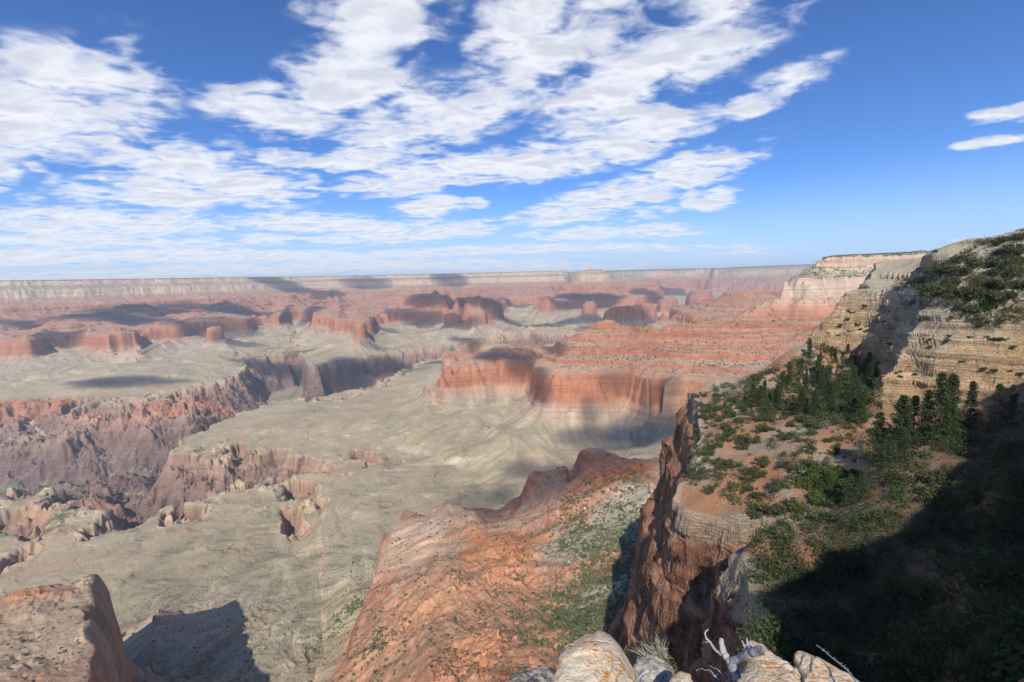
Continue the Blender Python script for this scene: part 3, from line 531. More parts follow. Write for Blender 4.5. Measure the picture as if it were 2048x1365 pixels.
# ================================================================== the canyon, one sheet out to the horizon
def terrain_grid(NA, rows):
    az = np.linspace(R_(-54.5), R_(54.5), NA); A, Rr = np.meshgrid(az, rows, indexing='ij')
    X = (Rr * np.sin(A)).astype(np.float64); Y = (Rr * np.cos(A)).astype(np.float64)
    z, u = terrain_z(X, Y)
    log('heights')
    # downslope streaks: noise smeared along the fall line (gullies and fans)
    dA = az[1] - az[0]
    zs, _ = z.copy(), None
    for _ in range(3):
        q = np.pad(zs, 1, mode='edge'); zs = (q[:-2, 1:-1] + q[2:, 1:-1] + q[1:-1, :-2] + q[1:-1, 2:]) / 4
    ga = np.gradient(zs, axis=0) / (dA * Rr); dr = np.gradient(rows)[None, :]; gr = np.gradient(zs, axis=1) / dr
    g = np.hypot(ga, gr) + 1e-4; slope = g.copy()
    stepm = np.clip(Rr * .004, 4, 30)
    da = (ga / g * stepm / (dA * Rr)).astype(np.float32); ds = (gr / g * stepm / dr).astype(np.float32)
    N0 = (fbm(X, Y, 34, 2, .6, 51) + .7 * fbm(X, Y, 110, 2, .5, 52)).astype(np.float32)
    acc = N0.copy(); I, J = np.meshgrid(np.arange(NA, dtype=np.float32), np.arange(len(rows), dtype=np.float32), indexing='ij')
    for sgn in (1, -1):
        pi, pj = I.copy(), J.copy()
        for k in range(11):
            ii = np.clip(pi + .5, 0, NA - 1).astype(np.int32); jj = np.clip(pj + .5, 0, len(rows) - 1).astype(np.int32)
            pi += sgn * da[ii, jj]; pj += sgn * ds[ii, jj]
            ii = np.clip(pi + .5, 0, NA - 1).astype(np.int32); jj = np.clip(pj + .5, 0, len(rows) - 1).astype(np.int32)
            acc += N0[ii, jj]
    gul = acc / acc.std()
    log('gullies')
    s = z - tilt(Rr)
    amp = sst(.04, .3, slope) * (2.6 + 5 * sst(1500, 5000, Rr)) * (1 + 1.2 * (s < -1060))
    z = z + gul * amp
    gr = np.gradient(z, axis=1) / dr; ga = np.gradient(z, axis=0) / (dA * Rr); slope = np.hypot(ga, gr)
    return az, X, Y, z, s, slope, gul, Rr
rows = np.concatenate([np.exp(np.linspace(math.log(235), math.log(7000), 1400, endpoint=False)), np.exp(np.linspace(math.log(7000), math.log(16000), 460, endpoint=False)), np.exp(np.linspace(math.log(16000), math.log(41000), 120))])
az, TX, TY, TZ, TS, TSL, TG, TR = terrain_grid(1440, rows)
TS2 = TS + 10 * fbm(TX, TY, 180, 3, .5, 61)
# dipping beds across the red spur and the one behind it
sc_ = [at(985, 1190, z=-510), at(1170, 1000, z=-490)]; sa_ = at(1090, 1250, z=-470) - at(910, 1120, z=-560); an_ = math.atan2(sa_[1], sa_[0])
al_ = TX * math.cos(an_) + TY * math.sin(an_); cr_ = -TX * math.sin(an_) + TY * math.cos(an_)
stripe = fbm(al_ / 7, cr_, 9, 4, .6, 69) * np.maximum(sst(190, 90, np.hypot(TX - sc_[0][0], TY - sc_[0][1])), .8 * sst(170, 80, np.hypot(TX - sc_[1][0], TY - sc_[1][1])))
TZ = TZ + 3.5 * stripe
steep = sst(.42, .95, TSL)
col, veg = layer_colour(TS2, steep)
bnd = fbm(TS2 / 13.0 + .6 * fbm(TX, TY, 500, 2, .5, 81), TX / 900.0, 1.0, 3, .6, 82); sup = (sst(-625, -600, TS) * sst(-300, -345, TS))[..., None]
col = col * (1 - .75 * sup * sst(.05, .3, bnd)[..., None]) + np.array((.40, .17, .105)) * .75 * sup * sst(.05, .3, bnd)[..., None]; col = col * (1 - .5 * sup * sst(-.05, -.3, bnd)[..., None]) + np.array((.50, .38, .28)) * .5 * sup * sst(-.05, -.3, bnd)[..., None]
sr_ = (sst(-800, -780, TS) * sst(-300, -345, TS))[..., None]; col = col * (1 - sr_ * np.array((.10, .17, .20)))
wx_ = fbm(TX, TY, 420, 3, .5, 5); wy_ = fbm(TX, TY, 420, 3, .5, 9); ch_ = sst(.84, .97, 1 - np.abs(2.2 * fbm(TX + 120 * wx_, TY + 120 * wy_, 520, 3, .45, 76))) + .7 * sst(.86, .97, 1 - np.abs(2.4 * fbm(TX + 60 * wx_, TY + 60 * wy_, 210, 3, .45, 77)))
ch_ = (np.clip(ch_, 0, 1) * sst(-830, -900, TS) * sst(-1060, -1010, TS))[..., None]; col = col * (1 - .28 * ch_) + np.array((.25, .26, .16)) * .28 * ch_
# benches of the schist gorge stay greener on their flats
gmask = (sst(-1080, -1120, TS) * sst(.55, .25, TSL))[..., None]; col = col * (1 - .5 * gmask) + np.array((.36, .29, .20)) * .5 * gmask
blot = fbm(TX, TY, 700, 4, .55, 62)[..., None]; blot2 = fbm(TX, TY, 90, 4, .6, 63)[..., None]
col = col * (1 + .16 * blot + .12 * blot2)
tree = (sst(-.15, .35, fbm(TX, TY, 55, 3, .6, 65) + .25 * fbm(TX, TY, 400, 2, .5, 66)) * sst(-330, -200, TS) * sst(1.0, .5, TSL))[..., None]; col = col * (1 - .62 * tree) + np.array((.13, .15, .085)) * .62 * tree
green = (sst(.1, .6, fbm(TX, TY, 420, 4, .5, 64)) * sst(-800, -950, TS) * sst(-1060, -1000, TS))[..., None]
col = col * (1 - .4 * green) + np.array((.33, .30, .19)) * .4 * green
yel = (sst(.15, .6, fbm(TX, TY, 300, 4, .5, 67)) * sst(-780, -900, TS) * sst(-1050, -1000, TS))[..., None]; col = col * (1 - .6 * yel) + np.array((.47, .40, .24)) * .6 * yel
red_ = (sst(.05, .55, fbm(TX, TY, 340, 4, .55, 68)) * sst(-820, -930, TS) * sst(-1050, -1000, TS))[..., None]; col = col * (1 - .5 * red_) + np.array((.44, .28, .19)) * .5 * red_
col, veg = paint(TX, TY, col, veg)
ap = sst(.04, .25, TSL) * sst(-760, -830, TS); col = col * (1 + (.035 + .10 * ap) * np.clip(TG, -2, 2))[..., None]; col = col * np.array((.93, .92, .88))
col = col * (1 + .55 * stripe)[..., None]; col = np.clip(col, .02, .9)
veg = veg * sst(5500, 2500, TR) + .35 * sst(3000, 6000, TR) * 0
ter = grid_mesh('canyon_terrain', TX, TY, TZ, np.concatenate([col, veg[..., None]], -1))
ter['kind'] = 'structure'
def rock_ground_mat(name, scale=1.0, speck=True):
    m, k = fresh_mat(name)
    a = k.n('ShaderNodeAttribute', attribute_name='Col'); g = k.n('ShaderNodeNewGeometry'); P = g.outputs['Position']
    # thin beds of harder and softer rock
    bed = k.noise(k.mapping(P, (.0009 * scale, .0009 * scale, .075 * scale)), 1, 5, .7)
    bed2 = k.noise(k.mapping(P, (.004 * scale, .004 * scale, .35 * scale)), 1, 3, .6)
    nz = k.n('ShaderNodeSeparateXYZ'); k.link(g.outputs['True Normal'], nz.inputs[0]); st = k.ramp(nz.outputs[2], .93, .65)
    fac = k.m('ADD', k.m('MULTIPLY', k.m('SUBTRACT', bed, .5), k.m('MULTIPLY_ADD', st, 1.0, .2)), k.m('MULTIPLY', k.m('SUBTRACT', bed2, .5), k.m('MULTIPLY', st, .5)))
    stk = k.noise(k.mapping(P, (.022 * scale, .022 * scale, .003 * scale)), 1, 5, .65, .3); fac = k.m('ADD', fac, k.m('MULTIPLY', k.m('SUBTRACT', stk, .5), k.m('MULTIPLY', st, 1.1)))
    grain = k.noise(P, .12 * scale, 6, .7); grain2 = k.noise(P, .32 * scale, 7, .72)
    mul = k.m('ADD', k.m('ADD', 1.0, fac), k.m('ADD', k.m('MULTIPLY', k.m('SUBTRACT', grain, .5), .62), k.m('MULTIPLY', k.m('SUBTRACT', grain2, .5), .85)))
    vm = k.n('ShaderNodeVectorMath', operation='SCALE'); k.link(a.outputs['Color'], vm.inputs[0]); k.link(k.m('MAXIMUM', mul, .2), vm.inputs['Scale'])
    c = vm.outputs[0]
    if speck:
        # desert scrub, bush by bush
        v = k.n('ShaderNodeTexVoronoi', feature='F1'); k.link(P, v.inputs['Vector']); v.inputs['Scale'].default_value = .16 * scale; v.inputs['Randomness'].default_value = 1
        sc = k.n('ShaderNodeSeparateColor'); k.link(v.outputs['Color'], sc.inputs[0])
        dotm = k.m('MULTIPLY', k.ramp(v.outputs['Distance'], .42, .22), k.m('LESS_THAN', sc.outputs[0], k.m('MULTIPLY', a.outputs['Alpha'], k.ramp(k.noise(P, .02, 3, .6), .35, .65))))
        c = k.mix(k.m('MULTIPLY', dotm, .8), c, (.10, .12, .06))
    h = k.m('ADD', k.m('MULTIPLY', grain, 3.2), k.m('ADD', k.m('MULTIPLY', grain2, 1.0), k.m('MULTIPLY', bed2, k.m('MULTIPLY', st, 3))))
    finish(k, c, bump(k, h, 1.0 / scale, .8), 1.0, .05)
    return m
ter.data.materials.append(rock_ground_mat('canyon_rock'))
log('terrain mesh', len(ter.data.vertices))
# ================================================================== the headland on the right: bowl, terrace, prow and buff walls
def poly_sd(X, Y, poly):
    """signed distance to a closed polygon, positive inside"""
    p = np.asarray(poly, float); d = np.full(X.shape, 1e18); ins = np.zeros(X.shape, bool)
    for i in range(len(p)):
        a, b = p[i], p[(i + 1) % len(p)]; e = b - a
        t = np.clip(((X - a[0]) * e[0] + (Y - a[1]) * e[1]) / (e @ e), 0, 1)
        d = np.minimum(d, (X - a[0] - t * e[0]) ** 2 + (Y - a[1] - t * e[1]) ** 2)
        c = ((a[1] > Y) != (b[1] > Y)) & (X < (b[0] - a[0]) * (Y - a[1]) / (b[1] - a[1] + 1e-12) + a[0]); ins ^= c
    return np.where(ins, 1, -1) * np.sqrt(d)
FOOT = [(330, 475), (311, 446), (283, 443), (260, 452), (219, 441), (196, 428), (178, 419), (160, 408), (161, 398), (152, 372), (146, 350), (137, 325), (129, 303), (114, 280), (104, 262), (90, 248), (90, 228), (98, 222), (106, 214), (116, 205), (124, 196), (112, 184), (100, 176), (86, 166), (84, 152), (76, 130), (62, 108), (50, 82), (38, 54), (25, 27), (13, 9), (6, 2.5), (-4, 1), (-16, -8), (-60, -50), (-200, -200), (900, -320), (980, 700), (420, 620)]
UPPER = [(252, 388), (262, 372), (279, 366), (271, 340), (262, 322), (240, 300), (222, 276), (207, 263), (214, 256), (226, 255), (236, 240), (258, 226), (268, 208), (262, 186), (238, 168), (205, 150), (175, 128), (152, 110), (130, 84), (112, 58), (94, 34), (70, 20), (42, 7), (20, -1), (3, -3.5), (-14, -12), (-60, -56), (-200, -210), (900, -330), (990, 690), (430, 610), (340, 480), (300, 420)]
NP = [(311, 443, -72), (283, 441, -85), (260, 452, -95), (219, 440, -100), (180, 417, -105), (158, 406, -108), (135, 324, -112), (104, 293, -118), (96, 260, -122), (87, 243, -128), (99, 219, -124), (111, 187, -112), (115, 203, -120), (90, 163, -112), (95, 152, -112), (103, 143, -108),
      (257, 383, -62), (279, 371, -65), (267, 322, -72), (240, 298, -78), (210, 263, -82), (222, 254, -79), (238, 241, -74), (255, 221, -66), (150, 150, -88), (131, 144, -93), (93, 110, -100), (88, 109, -100), (62, 80, -82), (45, 55, -68), (30, 32, -44), (15, 12, -19), (8, 4, -8), (167, 143, -66), (190, 160, -62), (200, 200, -72), (230, 190, -62), (120, 100, -70), (90, 70, -60), (60, 35, -35), (40, 15, -25), (130, 120, -80)]
for (px, py, z) in [(1650, 900, -93), (1600, 860, -97), (1700, 870, -89), (1500, 850, -104), (1500, 950, -110), (1600, 980, -104), (1450, 900, -110), (1600, 780, -90), (1680, 740, -80), (1550, 1020, -108), (1750, 900, -87), (1800, 900, -82), (1900, 900, -72)]:
    q = at(px, py, z=z); NP.append((q[0], q[1], z))
NP = np.array(NP, float)
def near_base(X, Y):
    num = 0; den = 0
    for (a, b, c) in NP:
        w_ = 1.0 / (((X - a) ** 2 + (Y - b) ** 2) + 60.0) ** 1.6; num = num + w_ * c; den = den + w_
    return num / den
HP = np.array([at(1700, 590, r=470), at(1760, 578, r=520), at(1850, 562, r=520), at(1920, 520, r=560), at(1990, 485, r=560), at(2060, 470, r=560), (at(1720, 582, r=440)), (at(1800, 576, r=350)), (at(1850, 592, r=360)), (at(1965, 482, r=450)), (at(2048, 466, r=450)), (at(1900, 530, r=410)), (at(1780, 576, r=400)), (260, 132, 34), (225, 118, 42), (170, 76, 46), (138, 58, 50), (118, 32, 50), (95, 4, 46), (64, -18, 36), (30, -16, 4), (12, -8, -1.5), (3, -6, -1.6), (-20, -20, -1), (310, 170, 36), (400, 280, 28), (500, 400, 40), (100, -100, 30), (400, 0, 40), at(2040, 560, r=360), at(1960, 590, r=350)])  # unseen rim points beyond the right edge are raised to shade the bowl
def hill(X, Y):
    num = 0; den = 0
    for (a, b, c) in HP:
        w_ = 1.0 / (((X - a) ** 2 + (Y - b) ** 2) + 60.0) ** 2.4; num = num + w_ * c; den = den + w_
    return num / den
def ledges(z, h, X, Y, k=.66):
    """steps of height h: z climbs almost upright, then lies nearly flat"""
    t = z / h + .35 * fbm(X, Y, 60, 2, .5, 81); f = np.floor(t); fr = t - f
    return (f + k * sst(.25, .6, fr) + (1 - k) * fr - .35 * fbm(X, Y, 60, 2, .5, 81)) * h
def near_z(X, Y):
    R = np.hypot(X, Y); nr = sst(20, 90, R); ja = nr * (1 - .75 * sst(265, 310, Y) * (X < 190))
    jx = X + ja * (8 * fbm(X, Y, 36, 3, .55, 91) + 1.2 * fbm(X, Y, 13, 2, .5, 92)); jy = Y + ja * (8 * fbm(X, Y, 36, 3, .55, 93) + 1.2 * fbm(X, Y, 13, 2, .5, 94))
    dF = poly_sd(jx, jy, FOOT); dU = poly_sd(jx, jy, UPPER)
    b = near_base(X, Y) + nr * (3.2 * fbm(X, Y, 45, 4, .5, 95) + 1.0 * fbm(X, Y, 9, 3, .6, 96))
    outb = None
    for (kx, ky, kr, kh) in ((97, 151, 9, 15), (107, 146, 8, 13), (90, 158, 6, 10)): b = b + kh * np.exp(-((X - kx) ** 2 + (Y - ky) ** 2) / kr ** 2)
    outd = np.maximum(-dF, 0) * (1 + .4 * fbm(X, Y, 40, 2, .5, 99))
    outd = outd / (1 + .7 * sst(248, 285, Y) * (X < 190))
    drop = np.interp(outd, [0, 1.2, 4, 6, 11, 14, 20, 25, 40, 60, 130, 400], [0, 13, 17, 42, 50, 105, 116, 190, 300, 360, 480, 900])
    drop = drop + sst(0, 3, outd) * 3 * fbm(X, Y, 24, 2, .5, 97)
    h = hill(X, Y) + nr * (3 * fbm(X, Y, 40, 3, .5, 98))
    up = b + np.maximum(dU, 0) * 2.5
    up = np.minimum(up, h + .25 * np.maximum(up - h, 0) * 0)
    upl = ledges(up, 12.5, X, Y) * .6 + ledges(up, 4.6, X, Y) * .4
    z = np.where(dU > 0, up + (upl - up) * nr, b)
    # a red ledge band crosses the end of the terrace
    z = np.where(dF > 0, z, z - drop)
    return z, dF, dU, b
def build_near():
    azc = np.concatenate([np.linspace(R_(-95), R_(-8), 60, endpoint=False), np.linspace(R_(-8), R_(6), 60, endpoint=False), np.linspace(R_(6), R_(54.5), 960, endpoint=False), np.linspace(R_(54.5), R_(130), 160)])
    rf = np.concatenate([np.linspace(3, 60, 190, endpoint=False), np.linspace(60, 620, 1250)])
    A, Rr = np.meshgrid(azc, rf, indexing='ij'); X = Rr * np.sin(A); Y = Rr * np.cos(A)
    Z, dF, dU, b = near_z(X, Y)
    dz = np.abs(np.diff(Z, axis=1)); drr = np.diff(Rr, axis=1); mid = (Rr[:, 1:] + Rr[:, :-1]) / 2
    cost = np.sqrt(np.minimum(dz, 25) ** 2 + drr ** 2 * .25) / (mid + 12) + drr * 2e-4
    for k in (14, 10, 6):
        cp = np.cumsum(np.pad(cost, ((k + 1, k), (0, 0)), mode='edge'), axis=0); cost = (cp[2 * k + 1:] - cp[:-2 * k - 1]) / (2 * k + 1)
    cum = np.concatenate([np.zeros((len(azc), 1)), np.cumsum(cost, 1)], 1); cum /= cum[:, -1:]
    M = 900; t = np.linspace(0, 1, M); R2 = np.stack([np.interp(t, cum[i], rf) for i in range(len(azc))])
    def rs(F): return np.stack([np.interp(R2[i], rf, F[i]) for i in range(len(azc))])
    X2 = R2 * np.sin(azc)[:, None]; Y2 = R2 * np.cos(azc)[:, None]
    Z2, dF2, dU2, b2 = rs(Z), rs(dF), rs(dU), rs(b)
    # faces: slope and outward direction
    gx = np.gradient(Z, axis=1) / np.gradient(rf)[None, :]; ga = np.gradient(Z, axis=0) / (np.gradient(azc)[:, None] * Rr)
    nx = -(gx * np.sin(A) + ga * np.cos(A)); ny = -(gx * np.cos(A) - ga * np.sin(A)); sl = np.hypot(nx, ny)
    nx, ny, sl2 = rs(nx), rs(ny), rs(sl); nn = np.hypot(nx, ny) + 1e-6; nx /= nn; ny /= nn
    stp = sst(.8, 1.8, sl2) * sst(15, 60, R2)
    # beds stand out and fall back along the faces
    bed = fbm(Z2 * .9 + 3 * fbm(X2, Y2, 50, 2, .5, 101), X2 * .05 + Y2 * .05, 5.5, 3, .6, 102); bed = np.sign(bed) * np.abs(bed) ** .6
    rough = fbm3(X2, Y2, Z2, 7, 4, .6, 103)
    inner = sst(-2, 2, dU2)
    push = stp * ((1.5 + 1.3 * inner) * bed + (2.6 - 1.7 * inner) * rough + (1 - inner) * (5.5 * np.round(4 * fbm3(X2, Y2, Z2 * 1.2, 24, 2, .5, 104)) / 4 + 2.6 * np.round(3 * fbm3(X2, Y2, Z2 * 1.4, 10, 2, .5, 105)) / 3))
    push = push * (inner + (1 - inner) * sst(1, 11, b2 - Z2))
    X2 = X2 + nx * push; Y2 = Y2 + ny * push
    # ------------- colours
    one = np.ones(X2.shape + (1,))
    def C(*c): return np.array(c) * one
    def mixc(a, b_, f): f = np.clip(f, 0, 1)[..., None]; return a * (1 - f) + b_ * f
    nA = fbm(X2, Y2, 38, 4, .55, 111); nB = fbm3(X2, Y2, Z2, 16, 4, .6, 112); nC = fbm3(X2, Y2, Z2, 5, 3, .6, 113)
    soil = mixc(C(.46, .35, .24), C(.47, .245, .135), sst(-.25, .25, nA + .25 * sst(460, 250, R2) - .1)); soil = mixc(soil, C(.40, .33, .23), sst(.1, .5, fbm(X2, Y2, 20, 3, .5, 114)))
    bowl = sst(215, 120, Y2 - .15 * X2) * sst(40, 90, X2); soil = mixc(soil, C(.12, .09, .065), bowl * (.75 + .3 * nA))  # bowl soil painted darker to deepen its shade, besides its dark plant cover
    # the buff walls: pale grey ledges on top, ochre below, varnish stains
    hgt = (Z2 - b2)
    buff = mixc(C(.54, .375, .22), C(.54, .455, .33), sst(18, 54, hgt + 26 * nA)); buff = mixc(buff, C(.50, .30, .17), sst(.05, .5, nB) * .6)
    buff = mixc(buff, C(.13, .115, .09), sst(.08, .34, fbm(X2 + Y2 * .3, Z2 * 3.0, 16, 4, .6, 115)) * .85 * sst(.4, 1.2, sl2)); buff = mixc(buff, C(.64, .57, .46), sst(.7, .2, sl2) * .5)
    face = mixc(C(.32, .16, .10), C(.42, .225, .13), sst(-.2, .4, nB)); face = mixc(face, C(.20, .11, .075), sst(.1, .5, fbm3(X2 * 1.2, Y2 * 1.2, Z2 * .5, 8, 3, .5, 116)) * .7); face = mixc(face, C(.50, .36, .24), sst(9, 0, (b2 - Z2)) * .7 + sst(.25, .55, nB) * sst(90, 10, b2 - Z2) * .5)
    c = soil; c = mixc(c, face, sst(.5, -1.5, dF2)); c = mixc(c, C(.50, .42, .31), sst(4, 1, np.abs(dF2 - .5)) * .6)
    c = mixc(c, buff, inner)
    topm = inner * sst(.9, .3, sl2) * sst(38, 55, hgt); c = mixc(c, C(.44, .38, .27), topm * .8)
    red = sst(1.0, 2.2, sl2) * (1 - inner) * sst(0, 3, dF2); c = mixc(c, C(.45, .22, .12), red)
    bc = fbm(Z2 / 2.4 + 1.5 * fbm(X2, Y2, 70, 2, .5, 121), X2 / 160, 1.0, 3, .6, 122); c = c * (1 + .6 * np.clip(bc, -.7, .7) * stp * (.45 + .55 * inner))[..., None]
    c = c * (1 + .22 * nC + .10 * nB)[..., None]; c = np.clip(c, .03, .8)
    veg = .6 * (1 - sst(.5, .9, sl2)) * sst(-4, 0, dF2)
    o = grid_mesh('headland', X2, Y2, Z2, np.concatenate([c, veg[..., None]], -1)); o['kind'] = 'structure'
    m, k = fresh_mat('headland_rock')
    a = k.n('ShaderNodeAttribute', attribute_name='Col'); g = k.n('ShaderNodeNewGeometry'); P = g.outputs['Position']
    nz = k.n('ShaderNodeSeparateXYZ'); k.link(g.outputs['Normal'], nz.inputs[0]); st = k.ramp(nz.outputs[2], .85, .5)
    bedn = k.noise(k.mapping(P, (.03, .03, .9)), 1, 5, .65, .2); bedf = k.noise(k.mapping(P, (.12, .12, 3.2)), 1, 4, .65, .2)
    gr = k.noise(P, .6, 7, .72); gr2 = k.noise(P, 4.0, 5, .7)
    crack = k.n('ShaderNodeTexVoronoi', feature='DISTANCE_TO_EDGE'); k.put(crack.inputs['Vector'], k.mapping(P, (.22, .22, .5))); crack.inputs['Scale'].default_value = 1.0
    ck = k.ramp(crack.outputs['Distance'], .07, .0)
    mul = k.m('ADD', 1.0, k.m('ADD', k.m('MULTIPLY', k.m('SUBTRACT', gr, .5), .9), k.m('MULTIPLY', st, k.m('MULTIPLY', k.m('SUBTRACT', bedn, .5), 1.1))))
    mul = k.m('ADD', mul, k.m('MULTIPLY', k.m('SUBTRACT', gr2, .5), .5))
    vm = k.n('ShaderNodeVectorMath', operation='SCALE'); k.link(a.outputs['Color'], vm.inputs[0]); k.link(k.m('MAXIMUM', mul, .15), vm.inputs['Scale'])
    h = k.m('ADD', k.m('ADD', k.m('MULTIPLY', gr, 2.2), k.m('MULTIPLY', gr2, .5)), k.m('MULTIPLY', st, k.m('ADD', k.m('MULTIPLY', bedn, 4.0), k.m('MULTIPLY', bedf, .9))))
    h = k.m('SUBTRACT', h, k.m('MULTIPLY', k.m('MULTIPLY', ck, st), .8))
    finish(k, vm.outputs[0], bump(k, h, 1.0, .9), 1.0, .05); o.data.materials.append(m)
    return o
headland = build_near()
log('headland')
# ================================================================== clouds overhead and behind the camera: their shadows lie on the canyon
def cloud_mesh(seed):
    import bmesh
    bm = bmesh.new(); bmesh.ops.create_icosphere(bm, subdivisions=4, radius=1.0)
    co = np.array([v.co[:] for v in bm.verts]); n = fbm3(co[:, 0] + seed * 7, co[:, 1], co[:, 2], .9, 4, .6, 200 + seed)
    for v, d in zip(bm.verts, n): v.co *= (1 + .55 * d); 
    me = bpy.data.meshes.new('cloud'); bm.to_mesh(me); bm.free()
    for p in me.polygons: p.use_smooth = True
    return me
_cm = [cloud_mesh(i) for i in range(4)]
_mats = {}
def cloud_mat(dn):
    if dn not in _mats:
        m, k = fresh_mat('cloud_vapour'); p = k.n('ShaderNodeVolumePrincipled'); p.inputs['Color'].default_value = (1, 1, 1, 1); p.inputs['Density'].default_value = dn
        ou = k.n('ShaderNodeOutputMaterial'); k.link(p.outputs[0], ou.inputs['Volume']); _mats[dn] = m
    return _mats[dn]
SHADE = [  # where the shadow falls: px, py, ground level, half size across and along (m), opacity
 (300, 620, -480, 900, 450, 1.8), (180, 632, -500, 700, 300, 1.6), (420, 612, -450, 900, 400, 1.6), (250, 640, -480, 800, 260, 1.6), (60, 655, -480, 400, 200, 1.2), (500, 628, -480, 500, 300, 1.4), (100, 672, -700, 300, 350, 1.5), (380, 655, -780, 500, 300, 1.0), (450, 650, -750, 450, 250, .8),
 (190, 768, -985, 330, 80, 1.6), (300, 760, -985, 380, 75, 1.6), (240, 765, -985, 300, 120, 1.0), (545, 738, -1150, 330, 160, 1.5), (700, 765, -1250, 260, 330, 1.5), (770, 735, -1100, 260, 260, 1.3), (690, 730, -1050, 200, 150, 1.0),
 (625, 622, -800, 300, 700, 1.5), (560, 575, -100, 900, 350, 1.2), (650, 585, -250, 300, 600, 1.2), (880, 592, -380, 600, 380, 1.3), (850, 645, -850, 380, 250, 1.4), (905, 655, -900, 420, 200, 1.2), (800, 640, -830, 300, 180, 1.2), (960, 600, -560, 350, 350, 1.2), (900, 563, -60, 500, 500, 1.2), (730, 568, -150, 600, 400, 1.0),
 (1190, 600, -600, 700, 500, 1.4), (1140, 590, -560, 400, 400, 1.3), (1250, 625, -900, 700, 400, 1.2), (1090, 650, -950, 450, 260, 1.4), (1330, 580, -600, 900, 600, 1.1), (1030, 615, -850, 400, 300, 1.0),
 (1180, 640, -900, 500, 250, 1.3), (1010, 640, -900, 300, 200, 1.1), (1300, 600, -900, 500, 300, 1.2), (760, 660, -900, 250, 200, 1.0), (1120, 610, -800, 260, 260, 1.1), (480, 690, -950, 260, 160, .9), (930, 680, -980, 260, 140, 1.0),
 (1000, 712, -600, 200, 140, 1.6), (1045, 725, -620, 130, 160, 1.4), (1078, 770, -760, 60, 220, 1.3), (1110, 700, -540, 70, 200, .9), (950, 690, -560, 60, 160, 1.0),
 (1240, 880, -880, 330, 110, 1.5), (1160, 915, -930, 300, 100, 1.5), (1310, 860, -860, 260, 160, 1.4), (1090, 945, -950, 200, 70, 1.2), (1180, 830, -850, 60, 160, .8), (1230, 770, -700, 110, 60, .8), (1330, 780, -700, 100, 80, .9),
 (960, 1003, -950, 110, 40, 1.5), (900, 1012, -960, 90, 25, 1.2), (1010, 985, -945, 60, 40, 1.2), (880, 725, -1000, 260, 90, 1.2), (820, 742, -1000, 240, 60, 1.1), (760, 700, -960, 260, 80, .9), (600, 705, -1000, 200, 120, .8),
]
CL_H = 4500.0; _rc = np.random.default_rng(5)
for i, (px, py, z, a, b, op) in enumerate(SHADE):
    P = hit_far(px, py)
    if P is None: continue
    t = (CL_H + _rc.uniform(-150, 300) - P[2]) / math.sin(R_(SUN_EL)); c = P + sun_vec * t
    while c @ fwd > 0 and proj(c + np.array((0, b, -120)))[1] > -220 - 500 * a / np.linalg.norm(c): t *= 1.08; c = P + sun_vec * t
    th = 110.0; o = bpy.data.objects.new('cloud', _cm[i % 4].copy()); COL.objects.link(o); o.data.materials.append(cloud_mat(round(op / (2 * th * 1.2) * 1.25, 5)))
    o.location = c; o.scale = (a * 1.15, b * 1.15, th); o.rotation_euler = (0, 0, _rc.uniform(-.25, .25)); o['kind'] = 'stuff'
scene.cycles.transparent_max_bounces = 24
log('clouds')
# ================================================================== plants
def raw_mesh(name, V, Fc, smooth=False, mat=None):
    me = bpy.data.meshes.new(name); V = np.asarray(V, np.float32); Fc = np.asarray(Fc, np.int32); k = Fc.shape[1]
    me.vertices.add(len(V)); me.vertices.foreach_set('co', V.ravel()); me.loops.add(Fc.size); me.loops.foreach_set('vertex_index', Fc.ravel())
    me.polygons.add(len(Fc)); me.polygons.foreach_set('loop_start', np.arange(0, Fc.size, k, dtype=np.int32)); me.polygons.foreach_set('use_smooth', np.full(len(Fc), smooth))
    me.update(calc_edges=True)
    if mat: me.materials.append(mat)
    return me
def leaf_cloud(rng, centres, radii, n_each, size, squash=.8):
    """many small leaf-clump triangles scattered through the given balls"""
    V = []; 
    for c, r in zip(centres, radii):
        d = rng.normal(size=(n_each, 3)); d /= np.linalg.norm(d, axis=1)[:, None]; d *= (rng.random(n_each) ** .45)[:, None] * r; d[:, 2] *= squash
        p = c + d; s = size * rng.uniform(.6, 1.4, n_each)[:, None]
        a = rng.normal(size=(n_each, 3)); b = rng.normal(size=(n_each, 3)); a /= np.linalg.norm(a, axis=1)[:, None]; b /= np.linalg.norm(b, axis=1)[:, None]
        V.append(np.stack([p, p + a * s, p + (a + b) * s * .7], 1).reshape(-1, 3))
    V = np.vstack(V); return V, np.arange(len(V)).reshape(-1, 3)
def tube(pts, rad, sides=6):
    """tapering tube through points; rad: radius at each point"""
    pts = np.asarray(pts, float); rad = np.broadcast_to(rad, (len(pts),)); V = []
    tg = np.gradient(pts, axis=0); tg /= np.linalg.norm(tg, axis=1)[:, None] + 1e-9
    for p, t, r in zip(pts, tg, rad):
        u = np.cross(t, [.31, .9, .27]); u /= np.linalg.norm(u); v = np.cross(t, u)
        for j in range(sides): V.append(p + r * (math.cos(j * 2 * math.pi / sides) * u + math.sin(j * 2 * math.pi / sides) * v))
    Fc = [[i * sides + j, i * sides + (j + 1) % sides, (i + 1) * sides + (j + 1) % sides, (i + 1) * sides + j] for i in range(len(pts) - 1) for j in range(sides)]
    return np.array(V), np.array(Fc)
def merge(parts):
    V = []; Fc = []; n = 0
    for v, f in parts: V.append(v); Fc.append(np.asarray(f) + n); n += len(v)
    return np.vstack(V), np.vstack(Fc)
